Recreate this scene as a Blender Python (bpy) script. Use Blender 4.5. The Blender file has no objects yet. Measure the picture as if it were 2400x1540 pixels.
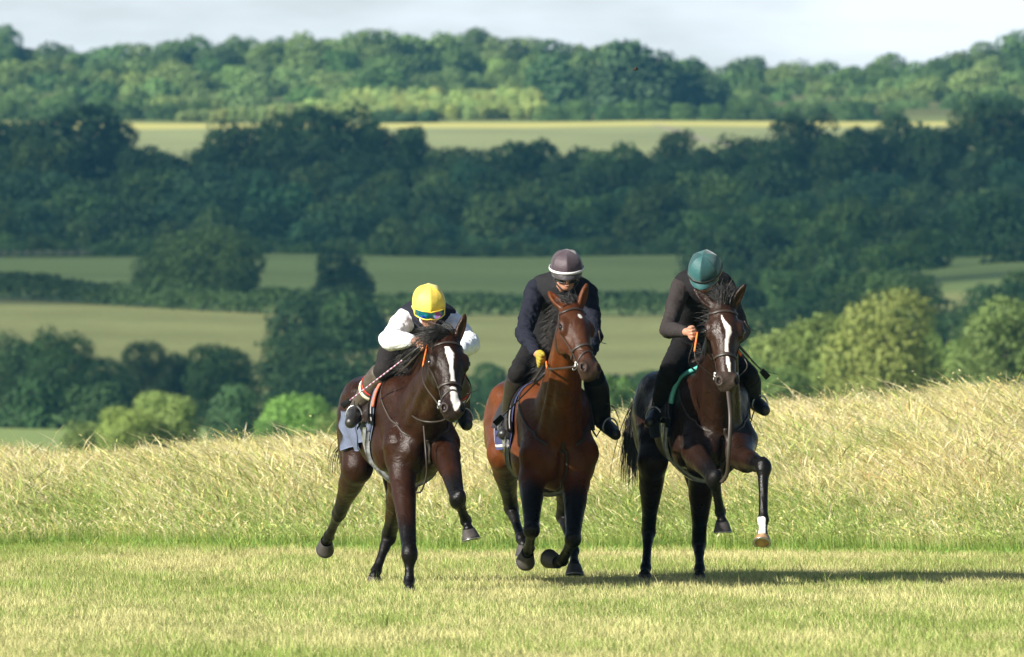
import bpy, math, os
import numpy as np
from mathutils import Vector

PARTS = os.environ.get('SCENE_PARTS', 'land,grass,trees,horses,haze')
C = bpy.context.scene.collection
scene = bpy.context.scene
rng = np.random.default_rng(7)

# ---------------------------------------------------------------- camera, sky, sun, exposure
K = 4.86e-5          # tangent per photo pixel (photo 2400 px wide, long telephoto lens)
EYE = 1.6
HR = 820.0           # photo row of the horizon
cam_d = bpy.data.cameras.new('camera')
cam = bpy.data.objects.new('camera', cam_d)
C.objects.link(cam)
scene.camera = cam
cam_d.sensor_width = 36.0
cam_d.lens = 36.0 / (2400 * K)
cam_d.clip_start = 1.0
cam_d.clip_end = 20000.0
cam.location = (0, 0, EYE)
cam.rotation_euler = (math.pi / 2 + math.atan((HR - 770) * K), 0, 0)
cam_d.dof.use_dof = True
cam_d.dof.focus_distance = 59.5
cam_d.dof.aperture_fstop = 7.5

SUN_EL = math.radians(28.5)
sun_dir = Vector((-0.80, -0.60, 0)).normalized() * math.cos(SUN_EL) + Vector((0, 0, math.sin(SUN_EL)))
sun_d = bpy.data.lights.new('sun', 'SUN')
sun_d.energy = 5.0
sun_d.angle = math.radians(0.5)
sun_d.color = (1.0, 0.95, 0.86)
sun = bpy.data.objects.new('sun', sun_d)
C.objects.link(sun)
sun.rotation_euler = sun_dir.to_track_quat('Z', 'Y').to_euler()

world = bpy.data.worlds.new('World')
scene.world = world
world.use_nodes = True
wt = world.node_tree
wt.nodes.clear()
wout = wt.nodes.new('ShaderNodeOutputWorld')
sky = wt.nodes.new('ShaderNodeTexSky')
sky.sky_type = 'NISHITA'
sky.sun_disc = False
sky.sun_elevation = SUN_EL
sky.sun_rotation = math.atan2(sun_dir.x, sun_dir.y)
sky.air_density = 1.0
sky.dust_density = 1.2
sky.ozone_density = 1.5
bg = wt.nodes.new('ShaderNodeBackground')
bg.inputs['Strength'].default_value = 0.05
tc = wt.nodes.new('ShaderNodeTexCoord')
mp = wt.nodes.new('ShaderNodeMapping')
mp.inputs['Scale'].default_value = (9, 9, 42)
nz = wt.nodes.new('ShaderNodeTexNoise')
nz.inputs['Scale'].default_value = 1.0
nz.inputs['Detail'].default_value = 6
nz.inputs['Roughness'].default_value = 0.55
cr = wt.nodes.new('ShaderNodeValToRGB')
cr.color_ramp.elements[0].position = 0.33
cr.color_ramp.elements[1].position = 0.66
mx = wt.nodes.new('ShaderNodeMixRGB')
mx.inputs['Color2'].default_value = (12.0, 12.7, 13.6, 1)
wt.links.new(tc.outputs['Generated'], mp.inputs['Vector'])
wt.links.new(mp.outputs['Vector'], nz.inputs['Vector'])
wt.links.new(nz.outputs['Fac'], cr.inputs['Fac'])
sxyz = wt.nodes.new('ShaderNodeSeparateXYZ')
wt.links.new(tc.outputs['Generated'], sxyz.inputs['Vector'])
mrz = wt.nodes.new('ShaderNodeMapRange')      # the cloud deck thins out away from the horizon
mrz.inputs['From Min'].default_value = 0.04; mrz.inputs['From Max'].default_value = 0.14
mrz.inputs['To Min'].default_value = 1.0; mrz.inputs['To Max'].default_value = 0.0
wt.links.new(sxyz.outputs['Z'], mrz.inputs['Value'])
mlt = wt.nodes.new('ShaderNodeMath'); mlt.operation = 'MULTIPLY'
wt.links.new(cr.outputs['Color'], mlt.inputs[0]); wt.links.new(mrz.outputs['Result'], mlt.inputs[1])
wt.links.new(mlt.outputs[0], mx.inputs['Fac'])
wt.links.new(sky.outputs['Color'], mx.inputs['Color1'])
wt.links.new(mx.outputs['Color'], bg.inputs['Color'])
wt.links.new(bg.outputs['Background'], wout.inputs['Surface'])

scene.view_settings.view_transform = 'Standard'
scene.view_settings.look = 'None'
scene.view_settings.exposure = 1.0
scene.view_settings.gamma = 1.0
scene.render.engine = 'CYCLES'
scene.cycles.use_denoising = True
scene.cycles.max_bounces = 6
scene.cycles.diffuse_bounces = 3
scene.cycles.glossy_bounces = 2
scene.cycles.transmission_bounces = 2
scene.cycles.volume_bounces = 0
scene.cycles.transparent_max_bounces = 8

# ---------------------------------------------------------------- helpers
def P(px, py, d):
    """photo pixel + distance from the lens -> world point"""
    return np.array([(px - 1200.0) * K * d, d, EYE + (HR - py) * K * d])

def nrm(v):
    v = np.asarray(v, float)
    return v / max(np.linalg.norm(v), 1e-9)

def tag(o, label=None, cat=None, group=None, kind=None):
    if label: o['label'] = label
    if cat: o['category'] = cat
    if group: o['group'] = group
    if kind: o['kind'] = kind
    return o

def empty(name, loc):
    o = bpy.data.objects.new(name, None)
    o.empty_display_size = 0.2
    C.objects.link(o)
    o.location = Vector([float(a) for a in loc])
    return o

def mesh_obj(name, verts, faces, mat=None, parent=None, col=None, smooth=True, link=True):
    """verts (n,3); faces (m,3) or (m,4) array, or a list of such arrays; local to the parent's location"""
    verts = np.asarray(verts, np.float64)
    if parent is not None:
        verts = verts - np.array(parent_world(parent))
    if not isinstance(faces, (list, tuple)):
        faces = [faces]
    faces = [np.asarray(f, np.int32) for f in faces if len(f)]
    me = bpy.data.meshes.new(name)
    me.vertices.add(len(verts))
    me.vertices.foreach_set('co', verts.astype(np.float32).ravel())
    tot = np.concatenate([np.full(len(f), f.shape[1], np.int32) for f in faces])
    idx = np.concatenate([f.ravel() for f in faces])
    me.loops.add(len(idx))
    me.loops.foreach_set('vertex_index', idx)
    me.polygons.add(len(tot))
    start = np.concatenate([[0], np.cumsum(tot)[:-1]]).astype(np.int32)
    me.polygons.foreach_set('loop_start', start)
    me.polygons.foreach_set('loop_total', tot)
    if smooth:
        me.polygons.foreach_set('use_smooth', np.ones(len(tot), bool))
    if col is not None:
        ca = me.color_attributes.new('Col', 'FLOAT_COLOR', 'POINT')
        c4 = np.ones((len(verts), 4), np.float32)
        c4[:, :3] = col
        ca.data.foreach_set('color', c4.ravel())
    me.update(calc_edges=True)
    me.validate()
    if mat: me.materials.append(mat)
    o = bpy.data.objects.new(name, me)
    if link: C.objects.link(o)
    if parent is not None: o.parent = parent
    return o

def parent_world(p):
    v = Vector((0, 0, 0))
    while p is not None:
        v += p.location
        p = p.parent
    return v

def material(name, color=(0.5, 0.5, 0.5), rough=0.6, spec=0.5, attr=False, noise=0.0, nscale=20.0, bump=0.0, bscale=60.0,
             trans=0.0, metal=0.0, sheen=0.0, objcol=False, randv=0.0, coat=0.0):
    m = bpy.data.materials.new(name)
    m.use_nodes = True
    nt = m.node_tree
    b = nt.nodes['Principled BSDF']
    out = nt.nodes['Material Output']
    b.inputs['Roughness'].default_value = rough
    b.inputs['Specular IOR Level'].default_value = spec
    b.inputs['Metallic'].default_value = metal
    b.inputs['Coat Weight'].default_value = coat
    b.inputs['Coat Roughness'].default_value = 0.25
    if sheen:
        b.inputs['Sheen Weight'].default_value = sheen
    if attr:
        a = nt.nodes.new('ShaderNodeVertexColor'); a.layer_name = 'Col'
        src = a.outputs['Color']
    elif objcol:
        a = nt.nodes.new('ShaderNodeObjectInfo')
        src = a.outputs['Color']
    else:
        a = nt.nodes.new('ShaderNodeRGB'); a.outputs[0].default_value = (*color, 1)
        src = a.outputs[0]
    if noise > 0:
        n = nt.nodes.new('ShaderNodeTexNoise'); n.inputs['Scale'].default_value = nscale; n.inputs['Detail'].default_value = 5
        t = nt.nodes.new('ShaderNodeTexCoord'); nt.links.new(t.outputs['Object'], n.inputs['Vector'])
        mr = nt.nodes.new('ShaderNodeMapRange')
        mr.inputs['From Min'].default_value = 0.3; mr.inputs['From Max'].default_value = 0.7
        mr.inputs['To Min'].default_value = 1 - noise; mr.inputs['To Max'].default_value = 1 + noise
        nt.links.new(n.outputs['Fac'], mr.inputs['Value'])
        h = nt.nodes.new('ShaderNodeHueSaturation')
        nt.links.new(mr.outputs['Result'], h.inputs['Value'])
        nt.links.new(src, h.inputs['Color'])
        src = h.outputs['Color']
    if randv > 0:
        oi = nt.nodes.new('ShaderNodeObjectInfo')
        mr = nt.nodes.new('ShaderNodeMapRange')
        mr.inputs['To Min'].default_value = 1 - randv; mr.inputs['To Max'].default_value = 1 + randv
        nt.links.new(oi.outputs['Random'], mr.inputs['Value'])
        h = nt.nodes.new('ShaderNodeHueSaturation')
        nt.links.new(mr.outputs['Result'], h.inputs['Value'])
        nt.links.new(src, h.inputs['Color'])
        src = h.outputs['Color']
    nt.links.new(src, b.inputs['Base Color'])
    if bump > 0:
        n = nt.nodes.new('ShaderNodeTexNoise'); n.inputs['Scale'].default_value = bscale; n.inputs['Detail'].default_value = 4
        t = nt.nodes.new('ShaderNodeTexCoord'); nt.links.new(t.outputs['Object'], n.inputs['Vector'])
        bp = nt.nodes.new('ShaderNodeBump'); bp.inputs['Strength'].default_value = bump; bp.inputs['Distance'].default_value = 0.02
        nt.links.new(n.outputs['Fac'], bp.inputs['Height']); nt.links.new(bp.outputs['Normal'], b.inputs['Normal'])
    if trans > 0:
        tr = nt.nodes.new('ShaderNodeBsdfTranslucent')
        nt.links.new(src, tr.inputs['Color'])
        ms = nt.nodes.new('ShaderNodeMixShader'); ms.inputs[0].default_value = trans
        nt.links.new(b.outputs[0], ms.inputs[1]); nt.links.new(tr.outputs[0], ms.inputs[2])
        nt.links.new(ms.outputs[0], out.inputs['Surface'])
    return m

def lat_noise(seed):
    g = np.random.default_rng(seed).random((256, 256))
    def f(x, y):
        x = np.asarray(x, float); y = np.asarray(y, float)
        xi = np.floor(x).astype(int); yi = np.floor(y).astype(int)
        fx = x - xi; fy = y - yi
        fx = fx * fx * (3 - 2 * fx); fy = fy * fy * (3 - 2 * fy)
        a = g[xi % 256, yi % 256]; b = g[(xi + 1) % 256, yi % 256]
        c = g[xi % 256, (yi + 1) % 256]; d = g[(xi + 1) % 256, (yi + 1) % 256]
        return (a * (1 - fx) + b * fx) * (1 - fy) + (c * (1 - fx) + d * fx) * fy
    return f
N1, N2, N3 = lat_noise(1), lat_noise(2), lat_noise(3)
def fbm(x, y, n=N1):
    return (n(x, y) + 0.5 * n(x * 2.1 + 7, y * 2.1) + 0.25 * n(x * 4.3, y * 4.3 + 3)) / 1.75
def sstep(a, b, x):
    t = np.clip((np.asarray(x, float) - a) / (b - a), 0, 1)
    return t * t * (3 - 2 * t)
# ---------------------------------------------------------------- terrain
_rows_d = np.array([110, 200, 330, 430, 480, 540, 600, 640, 900, 930, 1100, 1330, 1500, 1700, 1780, 2000, 2120, 2300, 3200], float)
_rows_r = np.array([1330, 1300, 1150, 1085, 1075, 1045, 990, 965, 705, 685, 600, 465, 352, 287, 272, 190, 180, 260, 420], float)
def ground_z(x, d):
    x = np.asarray(x, float); d = np.asarray(d, float)
    dd = np.maximum(d, 30)
    px = 1200 + x / (K * dd)
    far = EYE + (HR - np.interp(d, _rows_d, _rows_r)) * K * d
    far = far + (fbm(x / 60, d / 80, N2) - 0.5) * 2.0 * sstep(150, 500, d)
    # right-hand side of the middle distance rides a little higher
    far = far + sstep(1500, 2600, px) * sstep(300, 700, d) * (1 - sstep(1000, 1500, d)) * 3.0
    h = np.interp(x, [-9, -4, -1.7, 1, 4.4, 9], [-0.06, -0.04, 0.06, 0.28, 0.54, 0.7])
    near = h * sstep(69, 80, d) - 0.0065 * np.maximum(d - 83, 0) ** 1.7
    near = near + (fbm(x / 2.5, d / 2.5) - 0.5) * 0.05 * sstep(60, 66, d)
    t = sstep(86, 112, d)
    z = near * (1 - t) + np.maximum(np.minimum(far, 1e9), -60) * t
    return z

def hedge_d(px):       # distance at which the long hedge runs, by photo column
    return np.interp(px, [-600, 0, 700, 1600, 2600], [925, 903, 872, 868, 860])

if 'land' in PARTS:
    cols = np.concatenate([np.linspace(-14000, -1200, 24), np.arange(-1150, 3560, 9), np.linspace(3600, 16400, 24)])
    dist = np.concatenate([np.linspace(-60, 30, 8), np.arange(32, 66, 2), np.arange(66, 112, 0.5), np.arange(115, 440, 12), np.arange(440, 1500, 6),
                           np.arange(1500, 1800, 5), np.arange(1820, 2400, 30), np.array([2700, 3200])])
    PX, DD = np.meshgrid(cols, dist)
    XX = (PX - 1200) * K * np.maximum(DD, 30)
    ZZ = ground_z(XX, DD)
    n = fbm(XX / 25, DD / 25); n2 = fbm(XX / 5, DD / 5, N3)
    straw = np.array([0.34, 0.29, 0.105]); green = np.array([0.12, 0.165, 0.040]); turf = np.array([0.23, 0.255, 0.075])
    col = np.zeros(XX.shape + (3,))
    def put(mask, c):
        col[:] = col * (1 - mask[..., None]) + np.asarray(c) * mask[..., None]
    put(np.ones_like(XX), turf)
    put(sstep(60, 67, DD), straw * 0.7 + green * 0.3)
    put(sstep(140, 300, DD), (0.20, 0.26, 0.085))
    stripes = 0.5 + 0.5 * np.sin(DD / 7 + 3 * n + XX * 0.02)
    tan = np.array([0.40, 0.415, 0.15])[None, None] * (0.86 + 0.14 * stripes + 0.25 * (n2 - 0.5))[..., None]
    grn = np.array([0.23, 0.30, 0.095])[None, None] * (0.85 + 0.35 * n)[..., None]
    m = sstep(618, 626, DD)
    col[:] = col * (1 - m[..., None]) + tan * m[..., None]
    m = sstep(0, 8, DD - hedge_d(PX))
    col[:] = col * (1 - m[..., None]) + grn * m[..., None]
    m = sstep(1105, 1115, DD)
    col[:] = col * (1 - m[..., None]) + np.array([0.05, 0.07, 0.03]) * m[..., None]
    shaded_field = np.array([0.27, 0.30, 0.135])[None, None] * (0.9 + 0.3 * (n - 0.5))[..., None]  # far field, cloud shading greyed into its colour
    m = sstep(1340, 1350, DD)
    col[:] = col * (1 - m[..., None]) + shaded_field * m[..., None]
    sunlit_edge = sstep(1655, 1685, DD)  # top edge of the far field, sunlight painted in as yellow
    col[:] = col * (1 - sunlit_edge[..., None]) + np.array([0.50, 0.47, 0.15]) * sunlit_edge[..., None]
    path_px = np.interp(DD, [1500, 1590, 1690, 1705], [1740, 1650, 1520, 1460])
    m = (1 - sstep(6, 12, np.abs(PX - path_px))) * sstep(1450, 1500, DD) * (1 - sstep(1672, 1684, DD))
    col[:] = col * (1 - m[..., None]) + np.array([0.30, 0.25, 0.20]) * m[..., None]
    m = sstep(1702, 1706, DD)
    col[:] = col * (1 - m[..., None]) + np.array([0.17, 0.20, 0.07]) * m[..., None]
    m = sstep(1775, 1800, DD)
    col[:] = col * (1 - m[..., None]) + np.array([0.12, 0.13, 0.05]) * m[..., None]
    nr, nc = XX.shape
    i = np.arange(nr * nc).reshape(nr, nc)
    q = np.stack([i[:-1, :-1], i[:-1, 1:], i[1:, 1:], i[1:, :-1]], -1).reshape(-1, 4)
    gm = material('ground_soil_and_grass', attr=True, rough=0.95, spec=0.1, noise=0.22, nscale=3.0)
    g = mesh_obj('ground', np.stack([XX, DD, ZZ], -1).reshape(-1, 3), q, gm, col=col.reshape(-1, 3))
    tag(g, kind='structure')

# ---------------------------------------------------------------- clouds (they shade the valley, as in the photo)
if 'land' in PARTS:
    def cloud(seed, cx, cy, gz, rx, ry, opac):
        H = 420.0
        o = np.array([cx, cy, gz]) + np.array(sun_dir) / sun_dir.z * (H - gz)
        nu, nv = 96, 40
        U, W_ = np.meshgrid(np.linspace(0, 2 * np.pi, nu, endpoint=False), np.linspace(.01, np.pi - .01, nv))
        dx, dy, dz = np.cos(U) * np.sin(W_), np.sin(U) * np.sin(W_), np.cos(W_)
        n_ = fbm(dx * 3 + seed, dy * 3 + dz * 2.0 + 5) - .5
        n2_ = fbm(dx * 9 + seed, dy * 9 + dz * 6 + 5, N2) - .5
        rr = 1 + .30 * n_ + .16 * n2_
        v = np.stack([dx * rr * rx, dy * rr * ry, dz * rr * 32 * np.where(dz > 0, 1.6, .6)], -1).reshape(-1, 3)
        i_ = np.arange(nu * nv).reshape(nv, nu)
        f = np.stack([i_[:-1], np.roll(i_, -1, 1)[:-1], np.roll(i_, -1, 1)[1:], i_[1:]], -1).reshape(-1, 4)
        cm = bpy.data.materials.new('cloud_vapour'); cm.use_nodes = True
        nt = cm.node_tree; b = nt.nodes['Principled BSDF']; b.inputs['Base Color'].default_value = (.8, .8, .8, 1); b.inputs['Roughness'].default_value = 1
        tr = nt.nodes.new('ShaderNodeBsdfTransparent'); ms = nt.nodes.new('ShaderNodeMixShader'); ms.inputs[0].default_value = opac
        nt.links.new(tr.outputs[0], ms.inputs[1]); nt.links.new(b.outputs[0], ms.inputs[2]); nt.links.new(ms.outputs[0], nt.nodes['Material Output'].inputs['Surface'])
        tag(mesh_obj('cloud', v + o, f, cm), kind='structure')
    cloud(3, 0, 1150, 12, 420, 262, .50)
    cloud(5, 0, 760, 2, 400, 150, .36)

# ---------------------------------------------------------------- grass
def blades(n, xy, height, width, lean, col0, col1, seg=2, head=None, r=rng, yawspread=1.2, curve=0.3, tp=0.9):
    """ribbons: xy (n,2), height (n), width (n), lean (n,2) tip displacement, colours at the foot and tip"""
    z0 = ground_z(xy[:, 0], xy[:, 1]) - 0.01
    yaw = r.normal(0, yawspread, n)
    sx, sy = np.cos(yaw), np.sin(yaw)
    V = np.zeros((n, 2 * seg + 1, 3), np.float32); Cc = np.zeros((n, 2 * seg + 1, 3), np.float32)
    for k in range(seg + 1):
        t = k / seg
        cx = xy[:, 0] + lean[:, 0] * t ** (1 + curve * 2); cy = xy[:, 1] + lean[:, 1] * t ** (1 + curve * 2)
        cz = z0 + height * (t - 0.18 * curve * 2 * t * t)
        w = width * 0.5 * (1 - 0.75 * t)
        if head is not None and t > 0.72:
            w = head * 0.5
        tt_ = float(sstep(.10, .60, t)) if head is not None else 1 - (1 - t) ** tp
        c = col0 * (1 - tt_) + col1 * tt_
        if k < seg:
            V[:, 2 * k] = np.stack([cx - w * sx, cy - w * sy, cz], -1)
            V[:, 2 * k + 1] = np.stack([cx + w * sx, cy + w * sy, cz], -1)
            Cc[:, 2 * k] = c; Cc[:, 2 * k + 1] = c
        else:
            V[:, 2 * k] = np.stack([cx, cy, cz], -1); Cc[:, 2 * k] = c
    base = np.arange(n)[:, None] * (2 * seg + 1)
    Q = np.concatenate([base + np.array([2 * k, 2 * k + 1, 2 * k + 3, 2 * k + 2])[None] for k in range(seg - 1)]) if seg > 1 else np.zeros((0, 4), int)
    T = base + np.array([2 * seg - 2, 2 * seg - 1, 2 * seg])[None]
    return V.reshape(-1, 3), Q, T, Cc.reshape(-1, 3)

def join(*parts):
    V = []; Q = []; T = []; Cc = []; off = 0
    for v, q, t, c in parts:
        V.append(v); Q.append(q + off); T.append(t + off); Cc.append(c); off += len(v)
    return np.concatenate(V), [np.concatenate(Q), np.concatenate(T)], np.concatenate(Cc)

def fan_points(n, d0, d1, ppx=600, r=rng, power=1.0):
    d = d0 + (d1 - d0) * r.random(n) ** power
    px = r.uniform(-ppx, 2400 + ppx, n)
    k = int(n * 0.14)          # thinner cover further out to both sides
    px[:k] = r.uniform(ppx, ppx + 1300, k) * -1
    px[k:2 * k] = 2400 + r.uniform(ppx, ppx + 1300, k)
    return np.stack([(px - 1200) * K * d, d], -1)

if 'grass' in PARTS:
    gmat = material('grass_blades', attr=True, rough=0.55, spec=0.25, trans=0.38)
    # mown gallop
    n = 520000
    xy = fan_points(n, 42, 74, 500)
    pat = fbm(xy[:, 0] / 0.8, xy[:, 1] / 3.2)
    pat2 = fbm(xy[:, 0] / 0.3 + 50, xy[:, 1] / 0.8, N2)
    pat3 = fbm(xy[:, 0] / 4.0 + 9, xy[:, 1] / 2.2, N3)
    band = 0.5 + 0.5 * np.sin(xy[:, 1] * 1.0 + 2.5 * (pat - 0.5))
    g = np.clip(0.30 + 1.5 * (pat - 0.5) + 0.9 * (pat3 - .5) + 0.16 * (band - 0.5), 0, 1)
    dry = rng.random(n) > g
    c_dry = np.array([0.66, 0.61, 0.29]); c_gr = np.array([0.30, 0.39, 0.10])
    c1 = np.where(dry[:, None], c_dry, c_gr) * rng.uniform(0.7, 1.3, (n, 1)) * (0.8 + 0.4 * pat2[:, None])
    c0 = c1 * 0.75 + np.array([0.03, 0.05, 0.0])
    h = rng.uniform(0.02, 0.055, n) * (0.75 + 0.8 * pat2) * np.where(dry, 1.0, 1.15)
    tall = rng.random(n) > 0.988
    h = np.where(tall, h * 1.9, h)
    lean = rng.normal(0, 0.022, (n, 2)); lean[:, 0] -= 0.006
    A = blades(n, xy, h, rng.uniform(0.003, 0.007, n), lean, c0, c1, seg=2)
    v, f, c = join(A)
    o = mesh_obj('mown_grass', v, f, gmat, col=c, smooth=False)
    tag(o, 'short mown yellow-green turf the three horses gallop over', 'grass', kind='stuff')

    # tall meadow grass on the rise behind: green leaves low down, straw stems and seed heads above
    def edge(x): return 70.6 + 0.35 * np.sin(x * 1.3) + 1.6 * (fbm(x / 0.9, x * 0 + 4) - 0.5) - 0.22 * x
    n = 560000
    xy = fan_points(n, 67.5, 92, 650, power=1.3)
    xy = xy[xy[:, 1] > edge(xy[:, 0]) - 0.4]
    n = len(xy)
    into = sstep(-0.4, 3.2, xy[:, 1] - edge(xy[:, 0]) + rng.normal(0, .25, n))
    clump = fbm(xy[:, 0] / 0.9, xy[:, 1] / 1.5, N2)
    fine = fbm(xy[:, 0] / 0.25, xy[:, 1] / 0.6, N3)
    h = (0.30 + 0.72 * into) * rng.uniform(0.62, 1.10, n) * (0.70 + 0.36 * clump + 0.26 * fine)
    strays = rng.random(n) > 0.985
    h = np.where(strays, h * 1.22, h)
    swirl = fbm(xy[:, 0] / 0.55 + 31, xy[:, 1] / 1.1, N3) - 0.5
    lean = np.stack([-(0.06 + 0.32 * swirl) * h - 0.20 * h * rng.random(n) + rng.normal(0, 0.17, n) * h, rng.normal(0, 0.18, n) * h], -1)
    cs = np.array([0.80, 0.71, 0.375]) * rng.uniform(0.78, 1.15, (n, 1))
    cs[:, 2] *= rng.uniform(0.65, 1.3, n)
    gp = rng.random(n) < np.clip(1.3 * (fbm(xy[:, 0] / 0.8 + 3, xy[:, 1] / 1.8) - .45) + .7 * (1 - into), .05, .85)
    cs = np.where(gp[:, None], np.array([0.38, 0.48, 0.13]) * rng.uniform(.7, 1.2, (n, 1)), cs)
    rusty = rng.random(n) < .05
    cs = np.where(rusty[:, None], cs * np.array([.75, .55, .5]), cs)
    cg = np.array([0.24, 0.38, 0.08]) * rng.uniform(0.7, 1.2, (n, 1))
    hd = np.where(rng.random(n) < .35, rng.uniform(0.008, 0.016, n), rng.uniform(0.0025, 0.005, n))
    A = blades(n, xy, h, rng.uniform(0.0022, 0.0034, n), lean, cg, cs, seg=6, head=hd, curve=1.0, yawspread=.8, tp=1.1)
    # feathery spikelets near the tips of the stems
    ns = 180000
    pick = rng.integers(0, n, ns)
    tt = rng.uniform(.72, 1.0, ns)
    tip = np.stack([xy[pick, 0] + lean[pick, 0] * tt ** 3, xy[pick, 1] + lean[pick, 1] * tt ** 3, ground_z(xy[pick, 0], xy[pick, 1]) + h[pick] * (tt - .36 * tt * tt)], -1)
    ln = rng.uniform(.018, .045, (ns, 1)); wd = rng.uniform(.0025, .006, (ns, 1))
    dr = np.stack([rng.normal(-.6, .5, ns), rng.normal(0, .5, ns), rng.normal(.25, .6, ns)], -1); dr /= np.linalg.norm(dr, axis=1)[:, None]
    sdv = np.cross(dr, rng.normal(0, 1, (ns, 3))); sdv /= np.linalg.norm(sdv, axis=1)[:, None]
    SV = np.stack([tip, tip + dr * ln * .4 + sdv * wd, tip + dr * ln, tip + dr * ln * .4 - sdv * wd], 1).reshape(-1, 3)
    SC = np.repeat(cs[pick] * rng.uniform(.9, 1.2, (ns, 1)) + .02, 4, 0)
    SP = (SV, np.arange(4 * ns).reshape(ns, 4), np.zeros((0, 3), int), SC)
    n = 350000
    xy = fan_points(n, 67, 80, 650, power=1.6)
    xy = xy[xy[:, 1] > edge(xy[:, 0]) - 0.9]
    n = len(xy)
    clump = fbm(xy[:, 0] / 0.5 + 9, xy[:, 1] / 1.2, N2)
    into = sstep(-0.9, 1.6, xy[:, 1] - edge(xy[:, 0]))
    h = (0.05 + 0.43 * into) * rng.uniform(0.45, 1.2, n) * (0.45 + 1.1 * clump)
    lean = rng.normal(0, 0.36, (n, 2)) * h[:, None]; lean[:, 0] -= 0.08 * h
    cs = np.array([0.24, 0.40, 0.085]) * rng.uniform(0.65, 1.35, (n, 1)); cs[:, 0] *= rng.uniform(0.7, 1.6, n)
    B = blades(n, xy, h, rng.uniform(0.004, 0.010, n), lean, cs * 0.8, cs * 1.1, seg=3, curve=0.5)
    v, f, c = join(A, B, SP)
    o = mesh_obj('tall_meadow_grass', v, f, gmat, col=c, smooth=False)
    tag(o, 'tall straw-coloured seeding grass with green undergrowth behind the gallop', 'grass', kind='stuff')

# ---------------------------------------------------------------- trees
def crown_mesh(seed, nleaf, nlobes, leaf, flat=0.75, low=0.04, name='crown'):
    """leaf-clump faces over many uneven lobes; crown about 1 wide, 0..1 high"""
    r = np.random.default_rng(seed)
    cs = []; rs = []
    for k in range(nlobes):
        a = r.uniform(0, 2 * np.pi); zz = r.uniform(low, 0.84)
        prof = (math.sqrt(max(0.02, 1 - ((zz - 0.42) / 0.55) ** 2)) if zz > .42 else 1 - 0.25 * (.42 - zz) / .42) * 0.36
        q = prof * math.sqrt(r.uniform(0.15, 1))
        cs.append([math.cos(a) * q, math.sin(a) * q, zz]); rs.append(r.uniform(0.11, 0.24))
    cs = np.array(cs); rs = np.array(rs)
    w = rs ** 2; w /= w.sum()
    L = r.choice(nlobes, nleaf, p=w)
    dirv = r.normal(0, 1, (nleaf, 3)); dirv[:, 2] = dirv[:, 2] + 0.25
    dirv /= np.linalg.norm(dirv, axis=1)[:, None]
    rr = rs[L][:, None] * r.uniform(0.72, 1.10, (nleaf, 1))
    p = cs[L] + dirv * rr * np.array([1, 1, 0.85])
    core = r.random(nleaf) < 0.16
    p = np.where(core[:, None], np.array([0, 0, .44]) + dirv * np.array([.34, .34, .40]) * r.uniform(.75, 1.0, (nleaf, 1)), p)
    # drop most of what lies deep inside another lobe
    keep = np.ones(nleaf, bool)
    for k in range(nlobes):
        dd = np.linalg.norm((p - cs[k]) / np.array([1, 1, .85]), axis=1)
        keep &= ~((dd < rs[k] * 0.6) & (L != k) & ~core)
    p = p[keep]; dirv = dirv[keep]; m = len(p)
    nn = dirv + r.normal(0, 0.45, (m, 3)); nn /= np.linalg.norm(nn, axis=1)[:, None]
    t = np.cross(nn, r.normal(0, 1, (m, 3))); t /= np.linalg.norm(t, axis=1)[:, None]
    bt = np.cross(nn, t)
    s = leaf * r.uniform(0.6, 1.4, (m, 1))
    V = np.stack([p - t * s - bt * s * .35, p + t * s * .3 - bt * s * .9, p + t * s + bt * s * .35, p - t * s * .3 + bt * s * .9], 1).reshape(-1, 3)
    F = np.arange(4 * m).reshape(m, 4)
    tone = r.uniform(0.75, 1.2, nlobes)[L[keep]] * r.uniform(0.8, 1.2, m)
    colr = np.repeat(np.stack([tone, tone, tone * 0.95], -1), 4, 0)
    me = mesh_obj(name, V, F, leafmat, col=colr, smooth=False, link=False)
    data = me.data
    bpy.data.objects.remove(me)
    return data

def trunk_mesh(seed):
    r = np.random.default_rng(seed)
    V = []; F = []
    def tube(pts, rad):
        nonlocal V, F
        m = 7; base = sum(len(v) for v in V)
        pts = np.array(pts, float)
        ring = []
        for i, (p, q) in enumerate(zip(pts, rad)):
            d = nrm(pts[min(i + 1, len(pts) - 1)] - pts[max(i - 1, 0)])
            a = nrm(np.cross(d, [0.3, 1, 0.2])); b_ = np.cross(d, a)
            ang = np.arange(m) * 2 * np.pi / m
            ring.append(p + q * (np.cos(ang)[:, None] * a + np.sin(ang)[:, None] * b_))
        V.append(np.concatenate(ring))
        i = np.arange(m * len(pts)).reshape(len(pts), m) + base
        F.append(np.stack([i[:-1], np.roll(i, -1, 1)[:-1], np.roll(i, -1, 1)[1:], i[1:]], -1).reshape(-1, 4))
    tube([(0, 0, -.04), (0.004, 0, .1), (0, .005, .3), (.01, 0, .55), (0, 0, .8)], [.038, .027, .022, .014, .004])
    for k in range(6):
        a = k * 1.05 + r.uniform(0, .5); z = 0.2 + 0.08 * k
        tube([(0, 0, z), (math.cos(a) * .13, math.sin(a) * .13, z + .1), (math.cos(a) * .28, math.sin(a) * .28, z + .24)], [.014, .009, .003])
    o = mesh_obj('trunk', np.concatenate(V), np.concatenate(F), barkmat, link=False)
    d = o.data; bpy.data.objects.remove(o)
    return d

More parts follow.
